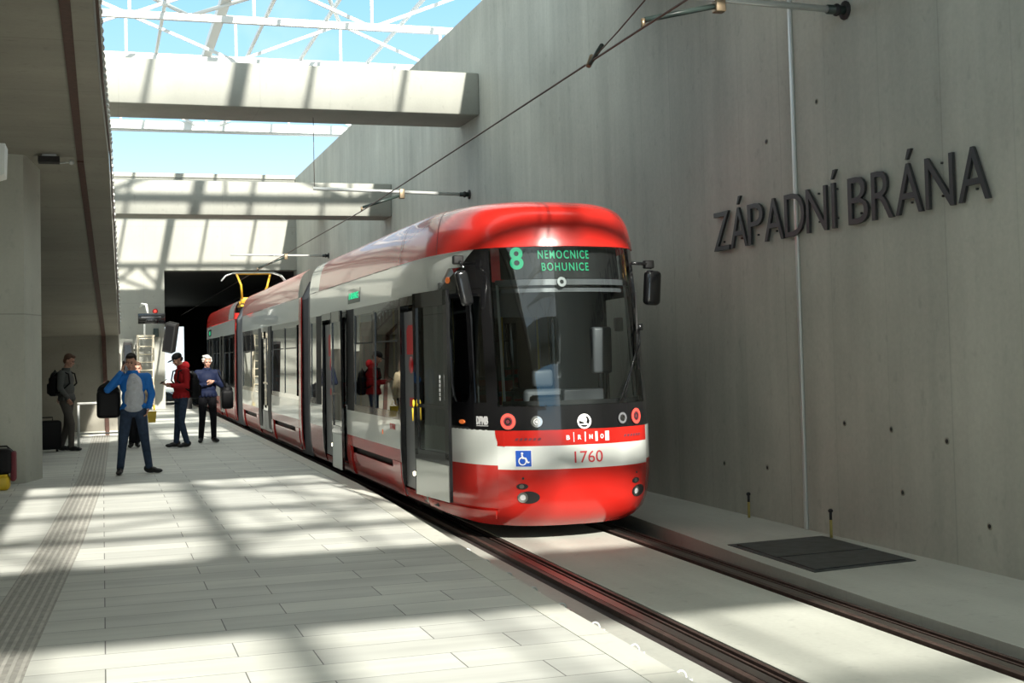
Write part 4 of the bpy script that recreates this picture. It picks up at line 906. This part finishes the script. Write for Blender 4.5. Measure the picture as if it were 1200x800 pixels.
def person(name_label, loc, rz, J, cloth, group='people on the platform'):
    """J: joints in metres; head, neck, chest, pelvis, and s,e,w (arms) / h,k,a (legs) for l (+x) and r (-x); faces -y"""
    root = empty('person', loc, rz, name_label, 'person', group)
    HR, f_ = J['head'], Vector(J.get('face', (0, -1, 0))).normalized()      # head centre, facing
    hz = J.get('hs', 1.0); tilt = J.get('nod', 0)
    fr = Matrix.Rotation(math.atan2(f_.y, f_.x)+R(90), 3, 'Z') @ Matrix.Rotation(tilt, 3, 'X')
    H = lambda x, y, z: Vector(HR)+fr @ (Vector((x, y, z))*hz)
    fe = fr.to_euler()
    b_ = MB(); S = 'skin'
    b_.ell(H(0, .012, .028), (.076*hz, .096*hz, .098*hz), S, fe); b_.ell(H(0, -.022, -.045), (.058*hz, .070*hz, .072*hz), S, fe)   # cranium, jaw
    b_.ell(H(0, -.062, -.095), (.026*hz, .022*hz, .020*hz), S, fe, 10); b_.ell(H(0, -.097, -.022), (.013*hz, .017*hz, .024*hz), S, fe, 10); b_.ell(H(0, -.104, -.032), (.017*hz, .014*hz, .011*hz), S, fe, 10)
    b_.ell(H(0, -.076, .022), (.055*hz, .016*hz, .014*hz), S, fe, 12); b_.ell(H(0, -.085, -.068), (.024*hz, .010*hz, .010*hz), S, fe, 10)
    for sx in (-1, 1): b_.ell(H(sx*.080, .008, -.010), (.010*hz, .020*hz, .031*hz), S, fe, 10); b_.ell(H(sx*.038, -.070, -.030), (.022*hz, .020*hz, .020*hz), S, fe, 10)
    caps(b_, J['neck'], H(0, .01, -.06), .056, .054, S); P_, Ch = Vector(J['pelvis']), Vector(J['chest'])
    b_.ell(P_, (.15, .11, .12), S); b_.ell(lerp(P_, Ch, .5), (.13, .095, .15), S); b_.ell(Ch, (.165, .11, .17), S); caps(b_, Ch, J['neck'], .09, .055, S)
    for sd in 'lr':
        s_, e_, w_ = J['s'+sd], J['e'+sd], J['w'+sd]; h_, k_, a_ = J['h'+sd], J['k'+sd], J['a'+sd]
        caps(b_, Ch+(Vector(s_)-Ch)*.5, s_, .07, .055, S); caps(b_, s_, e_, .048, .036, S); caps(b_, e_, w_, .036, .025, S)
        caps(b_, P_, h_, .09, .085, S); caps(b_, h_, k_, .080, .052, S); caps(b_, k_, a_, .050, .035, S); caps(b_, a_, (a_[0], a_[1], .05), .035, .04, S)
        hd = J.get('hand'+sd)
        if hd: hand(b_, w_, hd[0], hd[1], hd[2], 1.0, hd[3])
    remesh(b_, 'body', .0075, 2, root)
    for sx in (-1, 1):
        q = MB(); q.ell(H(sx*.030, -.084, .002), (.013*hz, .008*hz, .008*hz), 'eye', fe, 10); q.build('eye', root)
        q = MB(); q.tube([H(sx*.048, -.082, .020), H(sx*.030, -.091, .027), H(sx*.013, -.090, .022)], .0045*hz, J.get('brow', 'hairdark'), 6); q.build('eyebrow', root)
    q = MB(); q.ell(H(0, -.094, -.066), (.023*hz, .006*hz, .006*hz), 'lips', fe, 10); q.build('mouth', root)
    # hair
    hm = cloth.get('hair')
    if hm:
        q = MB(); q.ell(H(0, .030, .045), (.084*hz, .095*hz, .092*hz), hm, fe); q.ell(H(0, .065, -.01), (.070*hz, .055*hz, .075*hz), hm, fe)
        q.ell(H(0, -.045, .095), (.060*hz, .045*hz, .030*hz), hm, fe)
        if cloth.get('fluffy'):
            for i in range(26):
                a = random.uniform(0, 2*math.pi); z_ = random.uniform(.0, .12); r_ = .088-.25*max(0, z_-.06)
                if math.sin(a) < -.55 and z_ < .07: continue
                q.ell(H(math.cos(a)*r_, .02+math.sin(a)*r_, z_), (.024, .024, .022), hm, None, 8)
        remesh(q, 'hair', .007, 2, root)
    # top
    tm_ = cloth['top']; g = cloth.get('fat', .028); q = MB()
    q.ell(Ch+Vector((0, 0, -.01)), (.165+g, .115+g, .175), tm_); q.ell(lerp(P_, Ch, .5), (.145+g, .115+g, .18), tm_); q.ell(lerp(P_, Ch, .12), (.155+g, .12+g, .10), tm_)
    caps(q, Ch+Vector((0, 0, .06)), Vector(J['neck'])+Vector((0, 0, -.02)), .11, .068, tm_)
    for sd in 'lr':
        s_, e_, w_ = J['s'+sd], J['e'+sd], J['w'+sd]
        caps(q, Ch+(Vector(s_)-Ch)*.4+Vector((0, 0, .05)), s_, .085, .072, tm_); caps(q, s_, e_, .070, .056, tm_); caps(q, e_, lerp(e_, w_, .93), .056, .042, tm_)
        for t_ in (.3, .6, .85): q.ell(lerp(e_, w_, t_), (.056, .056, .03), tm_, None, 10)
    # waist band and collar
    for i in range(14):
        a = 2*math.pi*i/14
        if cloth.get('tee') and math.sin(a) < -.25: continue
        q.ell(lerp(P_, Ch, .06)+Vector((math.cos(a)*(.145+g*.7), math.sin(a)*(.105+g*.7), -.02)), (.035, .035, .045), tm_, None, 8)
    for i in range(12):
        a = 2*math.pi*i/12; q.ell(Vector(J['neck'])+Vector((math.cos(a)*.062, math.sin(a)*.062, .0)), (.024, .024, .035), tm_, None, 8)
    if cloth.get('hood'):
        q.ell(Vector(J['neck'])+fr @ Vector((0, .09, -.02)), (.12, .08, .09), tm_); q.ell(Vector(J['neck'])+fr @ Vector((0, .03, .01)), (.10, .09, .045), tm_)
    remesh(q, cloth.get('topname', 'jacket'), .010, 3, root)
    if cloth.get('tee'):
        q = MB(); q.ell(Ch+Vector((.01, -.055, -.02)), (.135, .120, .18), cloth['tee']); q.ell(lerp(P_, Ch, .45)+Vector((.01, -.055, 0)), (.150, .122, .22), cloth['tee']); q.ell(P_+Vector((.0, -.040, 0.03)), (.150, .120, .10), cloth['tee'])
        caps(q, Ch+Vector((0, -.045, .08)), Vector(J['neck'])+Vector((0, -.02, -.02)), .09, .055, cloth['tee']); o_ = remesh(q, 't_shirt', .010, 3, root)
        q = MB()
        for (x0, z0, x1, z1) in ((-.03, .10, .04, .09), (.05, .05, -.02, .03), (-.03, 0, .05, -.02), (.03, -.05, -.03, -.07), (.0, .12, .06, .02), (-.04, .07, -.01, -.03)):
            q.tube([Ch+Vector((.02+x0, -.166, z0)), Ch+Vector((.02+(x0+x1)/2, -.168, (z0+z1)/2)), Ch+Vector((.02+x1, -.166, z1))], .004, 'greysign', 6)
        pr = q.build('shirt_print', root)
    bm_ = cloth['bottom']; q = MB(); q.ell(P_+Vector((0, 0, -.01)), (.165, .125, .12), bm_)
    for sd in 'lr':
        h_, k_, a_ = J['h'+sd], J['k'+sd], J['a'+sd]
        caps(q, P_, h_, .105, .100, bm_); caps(q, h_, k_, .096, .070, bm_); caps(q, k_, (a_[0], a_[1], max(.10, a_[2]+.01)), .068, .055, bm_)
        for t_ in (.25, .6, .82, .93): q.ell(lerp(k_, a_, t_)+Vector((.004, 0, 0)), (.065-.008*t_, .065-.008*t_, .022), bm_, None, 10)
    remesh(q, 'trousers', .010, 3, root)
    for sd in 'lr':
        q = MB(); shoe(q, J['a'+sd], J['toe'+sd]); remesh(q, 'shoe', .007, 1, root)
    return root
def pack(root, c, r, rot=0, name='backpack', strap=None):
    q = MB(); x, y, z = c; a, b_, h = r
    q.bev(x-a, x+a, y-b_*.75, y+b_*.7, z-h, z+h*.55, 'bag', min(a, b_)*.45, 4); q.ell((x, y, z+h*.5), (a*.96, b_*.72, h*.48), 'bag')          # body with a domed top
    q.bev(x-a*.72, x+a*.72, y+b_*.4, y+b_*1.15, z-h*.85, z+h*.05, 'bag', b_*.3, 4); q.tube([(x-a*.3, y, z+h*.9), (x, y, z+h*1.08), (x+a*.3, y, z+h*.9)], .014, 'bag', 8)
    return remesh(q, name, .010, 2, None)

# man in the blue jacket
J = dict(head=(-.03, -.03, 1.685), neck=(-.01, .0, 1.53), chest=(0, 0, 1.34), pelvis=(0, 0, .98), nod=R(14), face=(-.25, -1, 0),
         sr=(-.19, 0, 1.45), er=(-.37, -.05, 1.28), wr=(-.165, -.13, 1.545), sl=(.20, 0, 1.45), el=(.27, .05, 1.19), wl=(.22, -.06, .99),
         handr=((.25, .1, 1), (.9, .3, -.1), .55, 1), handl=((-.3, -.1, -1), (-1, 0, 0), .4, 1),
         hr=(-.10, 0, .93), kr=(-.155, -.03, .50), ar=(-.20, .0, .09), hl=(.10, 0, .93), kl=(.16, -.04, .50), al=(.22, 0.02, .09), toer=(-.15, -1), toel=(.9, -.45))
pb_ = person('man in an open blue jacket and pale printed shirt holding a phone to his ear', (.44, 20.4, 0), 0, J, dict(hair='hairdark', top='jacketblue', tee='tee', bottom='jeans', fat=.03))
q = MB(); q.bev(-.035, .035, -.006, .006, -.07, .07, 'black', .005); o = q.build('mobile_phone'); o.location = (.44-.135, 20.4-.10, 1.64); o.rotation_euler = (0, R(-12), R(70)); tag(o, 'dark mobile phone held to the ear of the man in blue', 'phone')
o = pack(None, (-.36, .10, 1.12), (.17, .13, .27)); o.location = (.44, 20.4, 0); tag(o, 'bulky black backpack hanging from the shoulder of the man in blue', 'backpack')
q = MB(); q.tube([(-.30, .02, 1.32), (-.22, -.075, 1.44), (-.14, -.02, 1.52), (-.2, .12, 1.45), (-.33, .12, 1.34)], .018, 'bag', 8); st = q.build('shoulder_strap'); st.parent = o
# man in the red hoodie, facing left
J = dict(head=(0.0, -.07, 1.71), neck=(0, .0, 1.56), chest=(0, .02, 1.36), pelvis=(0, 0, .99), nod=R(26), face=(0, -1, 0), brow='hairdark',
         sl=(.20, .03, 1.47), el=(.24, .02, 1.20), wl=(.12, -.24, 1.20), sr=(-.20, .03, 1.47), er=(-.24, .02, 1.20), wr=(-.10, -.25, 1.22),
         handl=((-.5, -1, .2), (-.2, .3, 1), .5, -1), handr=((.5, -1, .2), (.2, .3, 1), .5, 1),
         hl=(.10, 0, .93), kl=(.11, -.05, .50), al=(.12, .06, .09), hr=(-.10, 0, .93), kr=(-.11, -.03, .50), ar=(-.13, -.06, .09), toel=(.1, -1), toer=(-.2, -1))
rr = person('man in a red hoodie and dark cap facing left, looking down', (1.46, 26.1, 0), R(-72), J, dict(hair=None, top='hoodie', topname='hoodie', hood=True, bottom='jeans', fat=.04))
Hc = Vector(J['head']); fr = Matrix.Rotation(R(26), 3, 'X')
q = MB(); q.ell(Hc+fr @ Vector((0, .012, .055)), (.088, .106, .078), 'bag', fr.to_euler()); remesh(q, 'cap_crown', .007, 2, rr)
q = MB(); q.ell(Hc+fr @ Vector((0, -.125, .035)), (.068, .075, .012), 'bag', fr.to_euler()); q.build('cap_brim', rr)
q = MB(); q.ell(Hc+fr @ Vector((0, .055, -.015)), (.074, .06, .055), 'hairdark', fr.to_euler()); q.build('hair', rr)
mtx = Matrix.Translation((1.46, 26.1, 0)) @ Matrix.Rotation(R(-72), 4, 'Z')
q = MB(); q.bev(-.036, .036, -.075, .075, -.006, .006, 'black', .005); o = q.build('mobile_phone'); o.matrix_world = mtx @ Matrix.Translation((0.01, -.36, 1.29)) @ Matrix.Rotation(R(35), 4, 'X'); tag(o, 'small dark phone held by the man in the red hoodie', 'phone')
o = pack(None, (0, .24, 1.20), (.17, .12, .26)); o.matrix_world = mtx; tag(o, 'black backpack on the back of the man in the red hoodie', 'backpack')
for sx in (-1, 1): q = MB(); q.tube([(sx*.12, .18, 1.38), (sx*.14, .06, 1.53), (sx*.15, -.10, 1.48), (sx*.16, -.135, 1.30), (sx*.19, .05, 1.12), (sx*.14, .2, 1.05)], .016, 'bag', 8); st = q.build('shoulder_strap'); st.parent = o
# old man with white hair
J = dict(head=(0, -.03, 1.655), neck=(0, 0, 1.50), chest=(0, 0, 1.32), pelvis=(0, 0, .96), nod=R(14), face=(.1, -1, 0), brow='hairwhite',
         sl=(.20, 0, 1.42), el=(.28, -.02, 1.15), wl=(.10, -.22, 1.25), sr=(-.20, 0, 1.42), er=(-.28, -.02, 1.14), wr=(-.03, -.22, 1.19),
         handl=((-1, -.3, .25), (0, .2, -1), .5, 1), handr=((1, -.3, .2), (0, .1, 1), .4, 1),
         hl=(.09, 0, .90), kl=(.11, -.04, .49), al=(.12, 0, .09), hr=(-.09, 0, .90), kr=(-.12, -.08, .49), ar=(-.14, .0, .09), toel=(.3, -1), toer=(-.25, -1))
person('older white haired man in a navy jacket holding his hands together', (2.05, 27.3, 0), R(4), J, dict(hair='hairwhite', fluffy=True, top='navy', bottom='blacktrouser', fat=.04))
o = pack(None, (.40, .02, .92), (.12, .16, .25), 0, 'shoulder_bag'); o.location = (2.05, 27.3, 0); tag(o, 'black shoulder bag at the side of the white haired man', 'bag')
q = MB(); q.tube([(.36, .1, 1.1), (.24, .09, 1.40), (.19, .0, 1.50), (.25, -.10, 1.38), (.38, -.06, 1.10)], .012, 'bag', 8); st = q.build('shoulder_strap'); st.parent = o
# man in grey by the pillar, facing right
J = dict(head=(0, -.06, 1.735), neck=(0, .01, 1.57), chest=(0, .02, 1.37), pelvis=(0, 0, 1.0), nod=R(20), face=(0, -1, 0), brow='hairbrown',
         sl=(.19, .03, 1.48), el=(.26, .10, 1.22), wl=(.16, .20, 1.03), sr=(-.19, .03, 1.48), er=(-.26, .02, 1.22), wr=(-.22, -.12, 1.02),
         handl=((-.6, .3, -.8), (0, -1, 0), .5, 1), handr=((.2, -.4, -1), (1, 0, 0), .5, -1),
         hl=(.10, 0, .94), kl=(.11, .04, .50), al=(.10, .16, .09), hr=(-.10, 0, .94), kr=(-.08, -.12, .52), ar=(-.05, -.10, .09), toel=(.1, -1), toer=(0, -1))
person('man in a grey jacket waiting beside the pillar, facing right', (-.66, 26.4, 0), R(68), J, dict(hair='hairbrown', top='greyjacket', bottom='greytrouser', fat=.035))
mtx = Matrix.Translation((-.66, 26.4, 0)) @ Matrix.Rotation(R(68), 4, 'Z')
o = pack(None, (0, .23, 1.30), (.16, .11, .24)); o.matrix_world = mtx; tag(o, 'black backpack on the back of the man in grey', 'backpack')
for sx in (-1, 1): q = MB(); q.tube([(sx*.12, .18, 1.46), (sx*.14, .06, 1.55), (sx*.14, -.10, 1.48), (sx*.16, -.13, 1.30), (sx*.18, .05, 1.14), (sx*.13, .18, 1.10)], .016, 'bag', 8); st = q.build('shoulder_strap'); st.parent = o
# person behind the man in blue
J = dict(head=(0, -.03, 1.555), neck=(0, 0, 1.41), chest=(0, 0, 1.24), pelvis=(0, 0, .90), nod=R(8), face=(0, -1, 0), brow='hairbrown', hs=.95,
         sl=(.17, 0, 1.34), el=(.23, .02, 1.07), wl=(.22, -.03, .84), sr=(-.17, 0, 1.34), er=(-.22, .02, 1.08), wr=(-.10, -.18, 1.05),
         handl=((0, -.1, -1), (-1, 0, 0), .6, 1), handr=((1, -.4, .1), (0, 0, 1), .5, 1),
         hl=(.08, 0, .85), kl=(.05, -.04, .46), al=(-.02, .02, .09), hr=(-.08, 0, .85), kr=(-.10, -.06, .46), ar=(-.13, -.02, .09), toel=(.1, -1), toer=(-.2, -1))
person('person in a beige jacket mostly hidden behind the man in blue', (.66, 26.7, 0), 0, J, dict(hair='hairbrown', top='beige', bottom='blacktrouser', fat=.03))
t = empty('carrier_bag', (.92, 26.6, .48), 0, 'small yellow carrier bag held by the hidden person', 'bag')
q = MB(); q.prism([(-.07, 0), (.07, 0), (.09, .22), (-.09, .22)], -.04, .04, 'yellow', 'Y'); q.build('bag_body', t)
q = MB(); q.tube([(-.05, 0, .24), (-.03, 0, .32), (.03, 0, .32), (.05, 0, .24)], .006, 'yellow', 6); q.build('handle', t)
# suitcase by the man in grey
t = empty('suitcase', (-1.02, 26.35, 0), R(10), 'black suitcase standing by the pillar beside the man in grey', 'suitcase')
q = MB(); q.bev(-.25, .25, -.14, .14, .05, .60, 'bag', .05); q.build('case_body', t); q = MB(); q.tube([(-.1, 0, .6), (-.1, 0, .66), (.1, 0, .66), (.1, 0, .6)], .012, 'blackmat', 8); q.build('handle', t)
for sx in (-.18, .18): q = MB(); q.cyl((sx-.02, 0, .03), (sx+.02, 0, .03), .03, 'blackmat', 12); q.build('wheel', t)
# black bag on the yellow stand at the left edge
t = empty('yellow_stand', (-1.40, 18.9, 0), 0, 'yellow plastic box under the black bag at the left edge', 'box'); q = MB(); q.bev(-.19, .19, -.16, .16, 0, .20, 'yellow', .05); q.build('box_body', t); q = MB(); q.bev(-.17, .17, -.14, .14, .19, .215, 'yellow', .01); q.build('box_lid', t)
t = empty('black_bag', (-1.40, 18.9, .215), 0, 'black bag with dark red lining on the yellow box by the pillar', 'bag')
q = MB(); q.bev(-.25, .23, -.15, .15, 0, .34, 'bag', .06); remesh(q, 'bag_body', .012, 3, t)
q = MB(); q.bev(.20, .27, -.13, .13, -.10, .30, 'trim', .03); q.build('flap', t, True); q = MB(); q.tube([(-.2, 0, .3), (-.15, 0, .37), (.15, 0, .37), (.24, 0, .28)], .014, 'blackmat', 8); q.build('handle', t)
